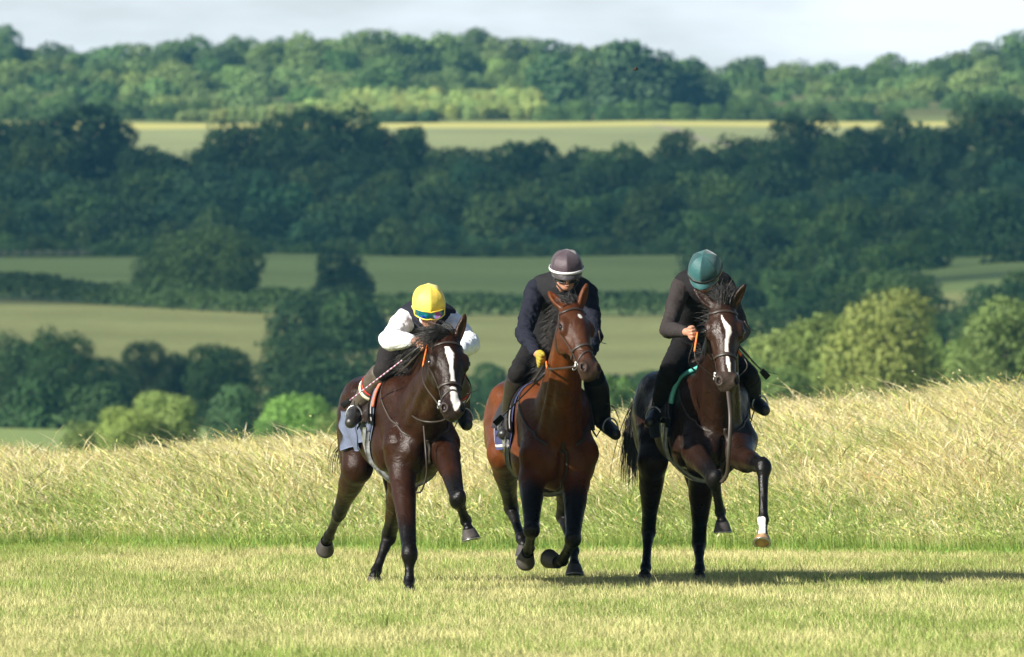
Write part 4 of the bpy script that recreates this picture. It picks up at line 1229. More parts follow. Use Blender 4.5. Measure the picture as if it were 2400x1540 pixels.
def thicken(q, F, th, B):
    g = B.grad(q)
    n = len(q)
    V = np.concatenate([q, q + g * th])
    e = np.concatenate([F[:, [0, 1]], F[:, [1, 2]], F[:, [2, 3]], F[:, [3, 0]]])
    key = np.sort(e, 1); u, inv, c = np.unique(key, axis=0, return_inverse=True, return_counts=True)
    b = e[c[inv.ravel()] == 1]
    sides = np.stack([b[:, 1], b[:, 0], b[:, 0] + n, b[:, 1] + n], -1)
    return V, np.concatenate([F[:, ::-1], F + n, sides])
if 'horses' in PARTS:
    coatmat = coat_material('horse_coat')
    eyemat = material('eye', (.010, .006, .004), rough=.06, spec=.8)
    hoofmat = material('hoof_horn', (.042, .036, .033), rough=.55, noise=.3, nscale=40)
    hoofamber = material('pale_hoof_horn', (.30, .18, .08), rough=.5, noise=.4, nscale=30)
    hairmat = material('black_horse_hair', (.012, .010, .009), rough=.45, spec=.5)
    leather = material('bridle_leather', (.030, .021, .015), rough=.5, spec=.5)
    steel = material('steel', (.40, .40, .40), rough=.3, metal=.9)
    whitemat = material('white_rubber', (.75, .75, .72), rough=.5)
    def ellm(h, c, r, p=2):   # soft mask of an ellipse on the face front (lateral, along)
        q = ((h[:, 0] - c[0]) / r[0]) ** 2 + ((h[:, 1] - c[1]) / r[1]) ** 2
        return np.where((h[:, 2] > -.09), 1 - sstep(.75, 1.15, q), 0)
    def blaze(pts, w, f0=0.0):
        pts = np.array(pts); w = np.array(w)
        def m(h, V, hoofs):
            c = np.interp(h[:, 1], pts[:, 1], pts[:, 0]); ww = np.interp(h[:, 1], pts[:, 1], w)
            ww = ww * (1 + .25 * (N1(h[:, 1] * 60, h[:, 0] * 0) - .5))
            return np.where((h[:, 2] > -.085) & (h[:, 1] > pts[0, 1]) & (h[:, 1] < pts[-1, 1]), 1 - sstep(.8, 1.15, np.abs(h[:, 0] - c) / np.maximum(ww, 1e-4)), 0)
        return m

    specs = [
        dict(seed=1, heading=13, scale=.985, withers=(965, 868, 59.05), poll=(1052, 782, 57.95), nose=(1066, 966, 57.62), face=(.20, -.86, .45),
             headw=1.2, ear_r=(1000, 790, 58.22), ear_l=(1090, 738, 58.0), coat=(.021, .0072, .003), points=(.004, .003, .0028), headcol=(.014, .0062, .0035), muzzle=(.03, .02, .018),
             mane_dir=(-.75, .3, .45), fore_dir=(-.8, .1, .35), mane_len=.24, fore_len=.19, neck=.92, mane_n=150,
             tail=[(850, 1000, 60.9), (815, 1060, 61.1), (822, 1130, 61.2)], pitch=-.02, bitwhite=True,
             label='dark brown horse with a long white blaze, galloping in front, one fore hoof lifted',
             white=[blaze([(-.02, .10), (-.005, .16), (.0, .25), (.006, .35), (.004, .37)], [.016, .027, .011, .015, .018]),
                    blaze([(.004, .40), (.010, .46), (.018, .53), (.012, .57)], [.020, .028, .027, .006]),
                    lambda h, V, hs_: np.where((h[:, 1] > .555) & (h[:, 2] < -.118) & (h[:, 2] > -.17), 1.0, 0.0)],
             legs=[dict(kind='fore', side=-1, pts=[(944, 1120, 58.65), (960, 1298, 58.12), (959, 1362, 58.10), (960, 1380, 57.98)], sole=(0, -.25, -1), toe=(0, -1, -.2)),
                   dict(kind='fore', side=1, pts=[(1048, 1068, 58.45), (1073, 1170, 57.85), (1092, 1222, 58.02), (1098, 1240, 57.98)], sole=(.22, -.12, -1), toe=(.15, -1, 0), fold=(.2, 1, .3)),
                   dict(kind='hind', side=-1, pts=[(838, 1095, 60.0), (795, 1202, 60.6), (771, 1258, 60.98), (765, 1268, 61.08)], sole=(-.1, .75, -.5), toe=(-.1, -.6, -.9), fold=(0, -.3, .8)),
                   dict(kind='hind', side=1, pts=[(945, 1130, 59.9), (912, 1254, 60.55), (882, 1338, 60.42), (877, 1350, 60.36)], sole=(0, 0, -1), toe=(.1, -1, 0))]),
        dict(seed=2, heading=9, scale=1.03, withers=(1292, 884, 60.5), poll=(1345, 706, 59.45), nose=(1394, 868, 59.07), face=(.36, -.66, .66),
             ear_r=(1286, 684, 59.55), ear_l=(1375, 666, 59.5), coat=(.088, .024, .0055), points=(.004, .003, .0028), headcol=(.055, .019, .0075), muzzle=(.035, .024, .019),
             mane_dir=(-.8, .3, .2), fore_dir=(-.5, .4, .6), plim=.02, mane_len=.22, fore_len=.12, neck=.82, mane_n=170,  # plim carries the black above the points, imitating shade on the legs
             tail=[(1205, 990, 62.3), (1200, 1060, 62.6), (1205, 1130, 62.7)], bitwhite=True,
             label='bay horse with a small white star, in the middle, all hooves off the ground',
             white=[lambda h, V, hs_: ellm(h, (.008, .135), (.014, .022))],
             legs=[dict(kind='fore', side=-1, pts=[(1247, 1125, 60.1), (1246, 1243, 59.7), (1240, 1285, 60.02), (1236, 1295, 60.08)], sole=(-.15, .8, -.55), toe=(-.1, -.3, -1), fold=(0, -.5, .8)),
                   dict(kind='fore', side=1, pts=[(1350, 1135, 60.1), (1343, 1264, 59.65), (1318, 1312, 59.95), (1308, 1318, 60.02)], sole=(-.45, .75, .15), toe=(-.95, -.2, .45), fold=(.4, -.4, -.5)),
                   dict(kind='hind', side=-1, pts=[(1178, 1062, 61.3), (1198, 1190, 61.9), (1222, 1262, 61.62), (1228, 1276, 61.55)], sole=(0, 0, -1), toe=(.1, -1, 0)),
                   dict(kind='hind', side=1, pts=[(1335, 1095, 61.2), (1320, 1210, 61.7), (1345, 1290, 61.25), (1346, 1322, 61.12)], sole=(0, -.2, -1), toe=(.1, -1, -.2))]),
        dict(seed=3, heading=12, scale=.985, withers=(1662, 862, 60.2), poll=(1697, 706, 59.35), nose=(1708, 905, 59.08), face=(.10, -.88, .40),
             ear_r=(1616, 668, 59.45), ear_l=(1753, 655, 59.35), coat=(.015, .0065, .0035), points=(.004, .003, .0028), headcol=(.026, .012, .007), muzzle=(.045, .034, .028),
             mane_dir=(-.3, .4, .7), fore_dir=(0, .4, .9), mane_len=.18, fore_len=.15, mane_n=130, fore_n=130, grakle=False,
             tail=[(1500, 950, 61.9), (1486, 1040, 62.0), (1490, 1150, 62.0)], bitwhite=True,
             label='dark brown horse with a broad white stripe and one white pastern, galloping on the right',
             white=[blaze([(-.022, .10), (-.012, .14), (.012, .18), (.02, .22), (.006, .27), (.0, .355)], [.003, .009, .022, .019, .011, .012]),
                    blaze([(.002, .385), (.008, .43), (.012, .49)], [.008, .015, .005]),
                    lambda h, V, hs_: np.where(np.linalg.norm(V - P(1788, 1244, 58.84), axis=1) < .095, 1.0, 0.0) * (V[:, 0] < P(1794, 1243, 58.85)[0])],
             legs=[dict(kind='fore', side=-1, pts=[(1628, 1060, 59.75), (1674, 1122, 59.15), (1688, 1200, 59.36), (1692, 1222, 59.30)], sole=(.05, -.05, -1), toe=(.05, -1, 0), fold=(.2, 1, .2)),
                   dict(kind='fore', side=1, pts=[(1738, 1072, 59.6), (1789, 1094, 58.98), (1789, 1218, 58.86), (1788, 1256, 58.82)], sole=(-.10, -.55, -.80), toe=(0, -.8, .55), fold=(0, 1, 0), amber=True),
                   dict(kind='hind', side=-1, pts=[(1530, 1080, 61.0), (1520, 1243, 61.5), (1514, 1330, 61.28), (1511, 1344, 61.22)], sole=(0, 0, -1), toe=(.1, -1, 0)),
                   dict(kind='hind', side=1, pts=[(1645, 1095, 61.0), (1638, 1272, 61.45), (1640, 1332, 61.27), (1639, 1346, 61.22)], sole=(0, 0, -1), toe=(.1, -1, 0))]),
    ]
    H1, c1 = horse(specs[0]); H2, c2 = horse(specs[1]); H3, c3 = horse(specs[2])

    cloth_mat = lambda n, c, **k: material(n, c, rough=k.get('rough', .85), spec=.15, noise=.12, nscale=30, bump=.25, bscale=k.get('bs', 60), sheen=k.get('sheen', 0))
    skin = material('skin', (.42, .21, .14), rough=.5, spec=.4, noise=.12, nscale=25)
    rubber = material('black_boot_leather', (.018, .017, .016), rough=.38, spec=.5, noise=.2, nscale=30, bump=.2)
    chap = material('brown_half_chap_leather', (.065, .050, .038), rough=.5, spec=.5, noise=.25, nscale=25, bump=.2)
    orange = material('orange_rein_grip', (.75, .16, .02), rough=.6)
    darkleather = material('saddle_leather', (.020, .013, .010), rough=.4, spec=.5, noise=.2, nscale=30)
    plastic = material('clear_wrapped_girth_sleeve', (.16, .165, .17), rough=.16, spec=.8, noise=.35, nscale=22, bump=.9, bscale=16)

    def rider(sp, ctx):
        r = np.random.default_rng(sp['seed'])
        Q = {k: P(*v) for k, v in sp['pts'].items()}
        hf = nrm(np.asarray(sp['face'], float)); hu = nrm(np.asarray(sp['up'], float)); hu = nrm(hu - hf * (hu @ hf)); hs_ = np.cross(hu, hf); hs_ = hs_ if hs_[0] > 0 else -hs_
        Rh = np.stack([hs_, hf, hu])
        hc = Q['head']
        G = lambda a, b, c: hc + hs_ * a + hf * b + hu * c
        hip = (Q['hipR'] + Q['hipL']) / 2; sh = (Q['shR'] + Q['shL']) / 2
        root = empty('person', (hip[0], hip[1], float(ground_z(hip[0], hip[1]))))
        tag(root, sp['label'], 'rider', 'riders crouched over the galloping horses')
        back = nrm(np.array([0, .35, 1.0]))
        neck0 = sh + UP * .02 + hf * .02; neck1 = G(0, -.03, -.08)
        lat = nrm(Q['shL'] - Q['shR'])
        sp_ax = nrm(sh - hip); nb = nrm(np.cross(lat, sp_ax)); Rt = np.stack([lat, sp_ax, nb])
        mid = (hip + sh) / 2 + UP * .05
        if True:
            b = Sdf()
            b.ell(G(0, -.015, .02), (.073, .094, .088), .02, R=Rh)
            b.ell(G(0, .030, -.045), (.056, .060, .078), .03, R=Rh)
            b.ell(G(0, .045, -.095), (.036, .036, .026), .02, R=Rh)
            b.cone(G(0, .092, -.012), G(0, .106, -.045), .009, .013, .012)
            for q in (-1, 1):
                b.ell(G(q * .074, -.01, -.03), (.010, .020, .030), .01, R=Rh)
                b.ell(G(q * .034, .088, -.006), (.016, .012, .010), .01, R=Rh, sub=True)
                b.ell(G(q * .040, .070, -.045), (.018, .018, .018), .02, R=Rh)
            b.ell(G(0, .096, -.072), (.022, .009, .006), .006, R=Rh)
            b.cone(G(-.02, .103, -.073), G(.02, .103, -.073), .0025, .0025, .004, sub=True)
            b.cone(neck0, neck1, .056, .052, .03)
            b.chain([hip, mid, sh], [.12, .11, .11], .06, sq=(lat, 1.25))
            for sd in 'RL':
                S_, E_, W_, Hn = Q['sh' + sd], Q['el' + sd], Q['wr' + sd], Q['ha' + sd]
                b.chain([S_, S_ + (E_ - S_) * .4, E_], [.052, .046, .037], .03)
                b.chain([E_, E_ + (W_ - E_) * .3, W_], [.038, .040, .026], .02)
                dh = nrm(Hn - W_); pn = nrm(np.cross(dh, np.array([0, -.3, 1.0]))) * (1 if sd == 'R' else -1)
                wdv = np.cross(pn, dh)
                b.ell(W_ + dh * .055, (.042, .022, .045), .02, R=np.stack([wdv, pn, dh]))
                for k in range(4):
                    w = (k - 1.5) * .0205; ln = (.030, .035, .033, .026)[k]
                    p0 = W_ + dh * .070 + wdv * w; p1 = p0 + dh * ln * .9 + pn * .012
                    p2 = p1 + dh * -.004 + pn * ln * .8; p3 = p2 - dh * ln * .75 + pn * .002
                    b.chain([p0, p1, p2, p3], [.0105, .0098, .0092, .008], .004)
                p0 = W_ + dh * .03 - wdv * .036; p1 = p0 + dh * .032 - wdv * .014 + pn * .014; p2 = p1 + dh * .022 + pn * .018 + wdv * .008
                b.chain([p0, p1, p2], [.0135, .0115, .009], .008)
                Hp, Kn, An, To = Q['hip' + sd], Q['kn' + sd], Q['an' + sd], Q['to' + sd]
                b.chain([Hp, Hp + (Kn - Hp) * .4, Kn], [.10, .080, .052], .05)
                b.chain([Kn, Kn + (An - Kn) * .35, An], [.052, .054, .036], .03)
                b.chain([An, An + (To - An) * .5, To], [.036, .036, .026], .03)
            v, f = b.mesh(h=.0055, smooth=1)
            mesh_obj('body', v, f, skin, parent=root)
        # shirt
        s = Sdf(); s.chain([hip + (sh - hip) * .12, mid, sh], [.125, .125, .125], .06, sq=(lat, 1.28))
        s.cone(neck0, neck0 + (neck1 - neck0) * .45, .068, .062, .03)
        for sd in 'RL':
            S_, E_, W_ = Q['sh' + sd], Q['el' + sd], Q['wr' + sd]
            fat = sp.get('sleeve', 1.0)
            s.chain([S_, S_ + (E_ - S_) * .45, E_], [.068, .062 * fat, .053 * fat], .04)
            s.chain([E_, E_ + (W_ - E_) * .4, E_ + (W_ - E_) * .93], [.053 * fat, .052 * fat, .036], .03)
        v, f = s.mesh(h=.007, smooth=1, noise=.022 * sp.get('crease', 1), nsc=16)
        mesh_obj('shirt', v, f, sp['shirt'], parent=root)
        # body protector
        s = Sdf(); s.chain([hip + (sh - hip) * .25, mid, sh], [.138, .145, .138], .06, sq=(lat, 1.26))
        for q in ('shR', 'shL'): s.cone(Q[q] - (Q[q] - sh) * .18 + UP * .018, sh, .070, .085, .05)
        s.cone(neck0, neck0 + (neck1 - neck0) * .3, .078, .070, .03)
        v, f = s.mesh(h=.008, smooth=1, noise=.012, nsc=12)
        mesh_obj('body_protector', v, f, sp['vest'], parent=root)
        # breeches
        s = Sdf(); s.chain([hip - sp_ax * .03, hip + (sh - hip) * .22], [.138, .13], .05, sq=(lat, 1.25))
        for sd in 'RL':
            Hp, Kn, An = Q['hip' + sd], Q['kn' + sd], Q['an' + sd]
            s.chain([Hp, Hp + (Kn - Hp) * .45, Kn, Kn + (An - Kn) * .2], [.118, .098, .072, .066], .05)
        v, f = s.mesh(h=.008, smooth=1, noise=.014, nsc=14)
        mesh_obj('breeches', v, f, sp['breech'], parent=root)
        # half chaps and boots
        for sd in 'RL':
            Kn, An, To = Q['kn' + sd], Q['an' + sd], Q['to' + sd]
            s = Sdf(); s.chain([Kn + (An - Kn) * .16, Kn + (An - Kn) * .35, An], [.071 * sp.get('leg', 1), .074 * sp.get('leg', 1), .054 * sp.get('leg', 1)], .03)
            v, f = s.mesh(h=.007, smooth=1, noise=.008, nsc=18)
            ch = mesh_obj('half_chap', v, f, sp['chap'], parent=root)
            if sp.get('chapband'):
                d = nrm(An - Kn)
                for t, w, mt in ((.42, .011, redmat), (.52, .020, creammat)):
                    c = Kn + (An - Kn) * t
                    th = np.linspace(0, 2 * np.pi, 28, endpoint=False)
                    a1 = nrm(np.cross(d, UP)); a2 = np.cross(d, a1)
                    ring = np.array([c + a1 * math.cos(x) * .09 + a2 * math.sin(x) * .09 for x in th])
                    ring = s.proj(ring, .004)
                    v, f = tube_mesh(ring, w, nrmv=s.grad(ring), flat=.25, m=6, closed=True)
                    mesh_obj('band', v, f, mt, parent=ch)
            s = Sdf(); d = nrm(To - An)
            s.cone(An - UP * .0 + (Kn - An) * .12, An, .050, .046, .02)
            s.chain([An - d * .035 - UP * .022, An + (To - An) * .5 - UP * .004, To], [.046, .052, .040], .03)
            v, f = s.mesh(h=.006, smooth=1, noise=.006)
            mesh_obj('boot', v, f, rubber, parent=root)
            # stirrup iron belongs to the saddle's tack: child of the horse
            sd_v = nrm(np.cross(d, UP)); c = An + (To - An) * .62 - UP * .035
            th = np.linspace(0, 2 * np.pi, 22, endpoint=False)
            pts = [c + sd_v * math.sin(x) * .056 + UP * (.035 + .075 * math.cos(x) * (1 if math.cos(x) > 0 else .25)) for x in th]
            v, f = tube_mesh(pts, .0065, m=6, closed=True)
            st = mesh_obj('stirrup', v, f, steel, parent=ctx['root'])
            q = -1 if sd == 'R' else 1
            top = ctx['T'](.22, q * .20, -.18)
            v, f = tube_mesh(np.array([top, ctx['T'](.2, q * .34, -.40), c + UP * .14]), .012, nrmv=ctx['L'], flat=.25, m=6)
            mesh_obj('stirrup_leather', v, f, darkleather, parent=ctx['root'])
        # gloves
        if sp.get('glove'):
            for sd in 'RL':
                W_, Hn = Q['wr' + sd], Q['ha' + sd]; dh = nrm(Hn - W_); pn = nrm(np.cross(dh, np.array([0, -.3, 1.0]))) * (1 if sd == 'R' else -1); wdv = np.cross(pn, dh)
                s = Sdf(); s.ell(W_ + dh * .05, (.046, .027, .052), .02, R=np.stack([wdv, pn, dh]))
                for k in range(4):
                    w = (k - 1.5) * .0215; ln = (.030, .035, .033, .026)[k]
                    p0 = W_ + dh * .070 + wdv * w; p1 = p0 + dh * ln * .9 + pn * .012; p2 = p1 + pn * ln * .8; p3 = p2 - dh * ln * .6
                    s.chain([p0, p1, p2, p3], [.0135, .0125, .012, .011], .004)
                p0 = W_ + dh * .03 - wdv * .038; p1 = p0 + dh * .032 - wdv * .014 + pn * .014; p2 = p1 + dh * .022 + pn * .018
                s.chain([p0, p1, p2], [.0165, .014, .012], .008)
                v, f = s.mesh(h=.004, smooth=1)
                mesh_obj('glove', v, f, sp['glove'], parent=root)
        # helmet: silk-covered skull cap in panels
        cc = G(0, -.012, .030); rr = np.array(sp.get('helm', (.116, .136, .122)))
        nu, nv = 72, 26
        u = np.linspace(0, 2 * np.pi, nu, endpoint=False)
        rows = []; cols_ = []
        for j, t in enumerate(np.linspace(0.0, 1, nv)):
            for x in u:
                el0 = math.radians(-16 + 8 * (math.sin(x) > 0) * math.sin(x))    # lower at the back
                el = math.pi / 2 - (math.pi / 2 - el0) * t
                vv = x / (2 * np.pi) * 6 + .5; seam = abs(((vv + .5) % 1) - .5)
                dx = (vv % 1 - .5) * math.pi / 3; g = 1 - .55 * (1 - math.cos(math.pi / 6) / math.cos(dx)) * math.sin(min(1, t * 1.3) * math.pi / 2) + .05 * math.sin(min(1, t * 1.3) * math.pi / 2) - .02 + .02 * math.exp(-((t - 0) / .03) ** 2)
                rows.append(cc + hs_ * math.cos(x) * math.cos(el) * rr[0] * g + hf * math.sin(x) * math.cos(el) * rr[1] * g + hu * math.sin(el) * rr[2] * g)
                k = int(vv % 6)
                c = np.array(sp['cap'][k % 2])
                if seam < .035: c = c * .75
                cols_.append(c)
        i = np.arange(nu * nv).reshape(nv, nu)
        F = np.stack([i[:-1], i[1:], np.roll(i, -1, 1)[1:], np.roll(i, -1, 1)[:-1]], -1).reshape(-1, 4)
        V, F2 = merge([(np.array(rows), F)])
        he = mesh_obj('helmet', V, F2, capmat, parent=root, col=np.array(cols_))
        # peak
        pk = []; nx, ny = 25, 6
        for b_ in np.linspace(0, 1, ny):
            for x in np.linspace(math.radians(22), math.radians(158), nx):
                w = math.sin((x - math.radians(22)) / math.radians(136) * math.pi) ** .5
                out = 1.0 + sp.get('peak', .30) * b_ * w
                el = math.radians(-9 - 14 * b_)
                pk.append(cc + hs_ * math.cos(x) * math.cos(el) * rr[0] * (1 + .02 * b_) + hf * math.sin(x) * math.cos(el) * rr[1] * out + hu * math.sin(el) * rr[2] * 1.0)
        i = np.arange(nx * ny).reshape(ny, nx)
        F = np.stack([i[:-1, :-1], i[:-1, 1:], i[1:, 1:], i[1:, :-1]], -1).reshape(-1, 4)
        pk = np.array(pk); e = Sdf(); V2 = np.concatenate([pk, pk - hu * .005])
        mesh_obj('peak', V2, np.concatenate([F, F[:, ::-1] + nx * ny]), capmat, parent=he, col=np.tile(np.array(sp.get('peakcol', sp['cap'][0])), (len(V2), 1)))
        if 'band' in sp:
            el = math.radians(-4)
            pts = [cc + hs_ * math.cos(x) * math.cos(el) * (rr[0] + .003) + hf * math.sin(x) * math.cos(el) * (rr[1] + .003) + hu * math.sin(el) * rr[2] for x in u]
            v, f = tube_mesh(pts, .0095, nrmv=hu, flat=1, m=6, closed=True)
            nn_ = np.array([nrm(p - cc) for p in pts])
            v, f = tube_mesh(pts, .0105, nrmv=nn_, flat=.3, m=6, closed=True)
            mesh_obj('band', v, f, sp['band'], parent=he)
        # chin straps
        for q in (-1, 1):
            v, f = tube_mesh(spline([G(q * .088, .0, -.01), G(q * .082, .02, -.06), G(q * .045, .05, -.105), G(0, .055, -.122)], 12), .006, m=6)
            mesh_obj('chin_strap', v, f, rubber, parent=he)
        # goggles
        if 'lens' in sp:
            gl = []; nx, ny = 21, 7
            for b_ in np.linspace(-1, 1, ny):
                for x in np.linspace(math.radians(28), math.radians(152), nx):
                    bridge = .006 * math.exp(-((x - math.pi / 2) / .12) ** 2)
                    hh = (sp.get('gh', .024) - bridge) * (1 - .25 * abs(math.cos(x)) ** 2)
                    gl.append(G(math.cos(x) * sp.get('gw', .088), math.sin(x) * sp.get('gz', .112) - .002 + .004 * (1 - b_ * b_), sp.get('gy', -.012) + b_ * hh))
            gl = np.array(gl); i = np.arange(nx * ny).reshape(ny, nx)
            F = np.stack([i[:-1, :-1], i[1:, :-1], i[1:, 1:], i[:-1, 1:]], -1).reshape(-1, 4)
            go = mesh_obj('goggles', gl, F, sp['lens'], parent=root)
            rim = np.concatenate([gl[i[0]], gl[i[1:, -1]], gl[i[-1][::-1][1:]], gl[i[1:-1, 0][::-1]]])
            v, f = tube_mesh(rim, .0045, m=6, closed=True); mesh_obj('frame', v, f, sp['rim'], parent=go)
            for q in (-1, 1):
                v, f = tube_mesh(spline([G(q * .082, .05, -.008), G(q * .100, .02, -.005), G(q * .112, -.03, .0)], 8), .009, nrmv=hs_, flat=.3, m=6)
                mesh_obj('strap', v, f, sp['rim'], parent=go)
        # hair at the nape
        roots = [G(r.uniform(-.06, .06), -.085 + r.uniform(-.01, .01), -.03 + r.uniform(-.02, .01)) for _ in range(40)]
        v, f = strands(roots, [-hf * .4 - hu] * 40, .07, 4, .006, r)
        mesh_obj('hair', v, f, hairmat, parent=root)
        return root, Q

    capmat = material('silk_cap_cover', attr=True, rough=.55, spec=.35, noise=.06, nscale=30, sheen=.3, bump=.15, bscale=40)
    redmat = material('red_band', (.55, .04, .025), rough=.6); creammat = material('cream_band', (.75, .68, .52), rough=.6)
    navy = cloth_mat('dark_navy_cloth', (.016, .017, .026)); black = cloth_mat('black_cloth', (.010, .010, .011))
    lens_m = bpy.data.materials.new('mirror_goggle_lens'); lens_m.use_nodes = True
    nt = lens_m.node_tree; b = nt.nodes['Principled BSDF']; b.inputs['Roughness'].default_value = .12; b.inputs['Metallic'].default_value = .7
    lw = nt.nodes.new('ShaderNodeTexNoise'); lw.inputs['Scale'].default_value = 14; tcx = nt.nodes.new('ShaderNodeTexCoord'); nt.links.new(tcx.outputs['Object'], lw.inputs['Vector'])
    rp = nt.nodes.new('ShaderNodeValToRGB'); nt.links.new(lw.outputs['Fac'], rp.inputs['Fac']); nt.links.new(rp.outputs['Color'], b.inputs['Base Color'])
    rp.color_ramp.elements[0].position = .35; rp.color_ramp.elements[0].color = (.02, .03, .45, 1); rp.color_ramp.elements[1].position = .68; rp.color_ramp.elements[1].color = (.35, .05, .30, 1)
    e_ = rp.color_ramp.elements.new(.5); e_.color = (.01, .30, .28, 1)
    darklens = material('dark_lens', (.010, .010, .012), rough=.08, spec=.8)
    yelmat = material('yellow_frame', (.80, .60, .06), rough=.4)
    yelglove = cloth_mat('yellow_glove_knit', (.30, .25, .035))

    c1['root'], c2['root'], c3['root'] = H1, H2, H3
    R1, Q1 = rider(dict(seed=11, label='rider in yellow cap and white sleeves crouched on the leading dark horse', face=(.10, -.88, -.42), up=(.03, -.35, .94), sleeve=1.25, crease=1.0,
        pts=dict(head=(1005, 722, 58.72), shR=(952, 742, 59.02), shL=(1056, 750, 59.02), elR=(915, 796, 58.75), elL=(1100, 806, 58.72), wrR=(972, 800, 58.42), haR=(1002, 802, 58.36), wrL=(1078, 824, 58.40), haL=(1060, 832, 58.34),
                 hipR=(932, 806, 59.62), hipL=(990, 808, 59.64), knR=(902, 866, 58.98), knL=(1062, 880, 59.0), anR=(842, 955, 59.42), anL=(1082, 962, 59.4), toR=(822, 990, 59.16), toL=(1094, 996, 59.15)),
        shirt=cloth_mat('white_sleeve_cloth', (.78, .80, .84)), vest=navy, breech=cloth_mat('charcoal_breeches', (.018, .016, .016)), chap=chap, chapband=True, leg=1.18,
        cap=((.80, .64, .10), (.74, .54, .06)), helm=(.116, .138, .134), lens=lens_m, rim=yelmat, peak=.05, gy=.006, gz=.140, gw=.112, gh=.030), c1)
    R2, Q2 = rider(dict(seed=12, label='rider in plum-grey cap with white band and dark jacket, on the bay horse', face=(.04, -.95, -.30), up=(0, -.28, .96), sleeve=1.12, crease=1.2,
        pts=dict(head=(1328, 636, 60.22), shR=(1256, 676, 60.5), shL=(1376, 684, 60.5), elR=(1228, 782, 60.28), elL=(1390, 790, 60.25), wrR=(1258, 828, 60.0), haR=(1280, 846, 59.92), wrL=(1376, 842, 59.95), haL=(1356, 852, 59.88),
                 hipR=(1266, 815, 61.1), hipL=(1336, 818, 61.12), knR=(1216, 872, 60.5), knL=(1392, 880, 60.5), anR=(1195, 985, 60.9), anL=(1412, 985, 60.85), toR=(1180, 1018, 60.62), toL=(1442, 1018, 60.58)),
        shirt=cloth_mat('dark_blue_jacket_cloth', (.012, .0135, .022)), vest=cloth_mat('charcoal_protector', (.016, .016, .018)), breech=cloth_mat('dark_breeches', (.012, .011, .011)), leg=1.15, chap=material('dark_brown_half_chap', (.022, .017, .014), rough=.4, spec=.4, noise=.2, nscale=25),
        cap=((.050, .031, .041), (.040, .024, .033)), peakcol=(.04, .035, .04), band=material('white_cap_band', (.75, .75, .76), rough=.5), lens=darklens, rim=rubber, glove=yelglove, peak=.20, gy=-.030, gz=.106), c2)
    R3, Q3 = rider(dict(seed=13, label='rider in green cap with head bowed, brown sleeves, on the right-hand dark horse', face=(-.22, -.72, -.66), up=(-.12, -.66, .74), sleeve=1.0, crease=.7,
        pts=dict(head=(1652, 640, 59.62), shR=(1596, 668, 60.05), shL=(1702, 672, 60.08), elR=(1566, 772, 59.75), elL=(1738, 776, 59.8), wrR=(1608, 778, 59.32), haR=(1634, 776, 59.24), wrL=(1728, 796, 59.42), haL=(1712, 800, 59.36),
                 hipR=(1612, 812, 60.75), hipL=(1672, 814, 60.78), knR=(1570, 868, 60.1), knL=(1752, 880, 60.1), anR=(1546, 962, 60.55), anL=(1764, 935, 60.5), toR=(1524, 990, 60.28), toL=(1792, 962, 60.25)),
        shirt=cloth_mat('brown_grey_sleeve', (.032, .027, .026)), vest=cloth_mat('black_protector', (.013, .012, .013)), breech=cloth_mat('dark_brown_breeches', (.009, .0075, .0075)), leg=1.1, chap=cloth_mat('black_chap', (.012, .012, .013)),
        cap=((.013, .082, .084), (.008, .052, .055)), peakcol=(.013, .082, .084), band=rubber, peak=.28), c3)

    # ---- saddles, cloths, girths, reins, straps (worn by the horses)
    def tack(ctx, root, Q, cloth, edge_mat, n_edge, rear=None, girth_mat=plastic, grip=orange, roll=None):
        T, B, L = ctx['T'], ctx['B'], ctx['L']
        flare = lambda u, v: .05 * abs(v) / 100
        q, F = draped(ctx, -.01, .66, -112, 112, .012, 24, 46, edge=lambda u, v: .10 * (abs(v) / 112) ** 2 * (1 - u))
        v, f = thicken(q, F, .012, B)
        cl = mesh_obj('saddle_cloth', v, f, cloth, parent=root)
        g = q.reshape(24, 46, 3)
        if rear:
            for path in (g[-1], g[:, 1], g[:, -2]):
                v, f = tube_mesh(path + B.grad(path) * .010, n_edge, nrmv=B.grad(path), flat=.3, m=6)
                mesh_obj('piping', v, f, edge_mat, parent=cl)
        # rolled pad that shows in front of the saddle
        q, F = draped(ctx, .03, .06, -96, 96, .026, 2, 60, edge=lambda u, v: .09 * (abs(v) / 96) ** 2)
        path = q.reshape(2, 60, 3)[0]
        v, f = tube_mesh(path, .034 * np.clip(np.linspace(-1, 1, 60) ** 2 * .5 + .6, .6, 1), nrmv=B.grad(path), flat=.6, m=10)
        mesh_obj('pad_roll', v, f, roll or cloth, parent=cl)
        q, F = draped(ctx, -.02, .0, -62, 62, .020, 2, 44, edge=lambda u, v: .07 * (abs(v) / 90) ** 2)
        path = q.reshape(2, 44, 3)[0]
        if not rear:
            v, f = tube_mesh(path, n_edge, nrmv=B.grad(path), flat=.8, m=8)
            mesh_obj('piping', v, f, edge_mat, parent=cl)
        # saddle with flaps
        q, F = draped(ctx, .07, .54, -84, 84, .030, 18, 44, edge=lambda u, v: -.07 * (abs(v) / 84) ** 2 * (1 - u))
        v, f = thicken(q, F, .022, B)
        sd = mesh_obj('saddle', v, f, darkleather, parent=root)
        q, F = draped(ctx, .10, .56, -24, 24, .05, 16, 12)
        th = .03
        V_, F_ = thicken(q, F, th, B)
        V_[:, 2] += .05 * np.clip((np.abs((V_ - T(.33, 0, 0)) @ -ctx['f']) - .12) / .12, 0, 1) ** 2
        mesh_obj('seat', V_, F_, darkleather, parent=sd)
        # girth
        q, F = draped(ctx, .10, .24, 92, 268, .020, 6, 50)
        v, f = thicken(q, F, .030, B); gi = mesh_obj('girth', v, f, girth_mat, parent=root)
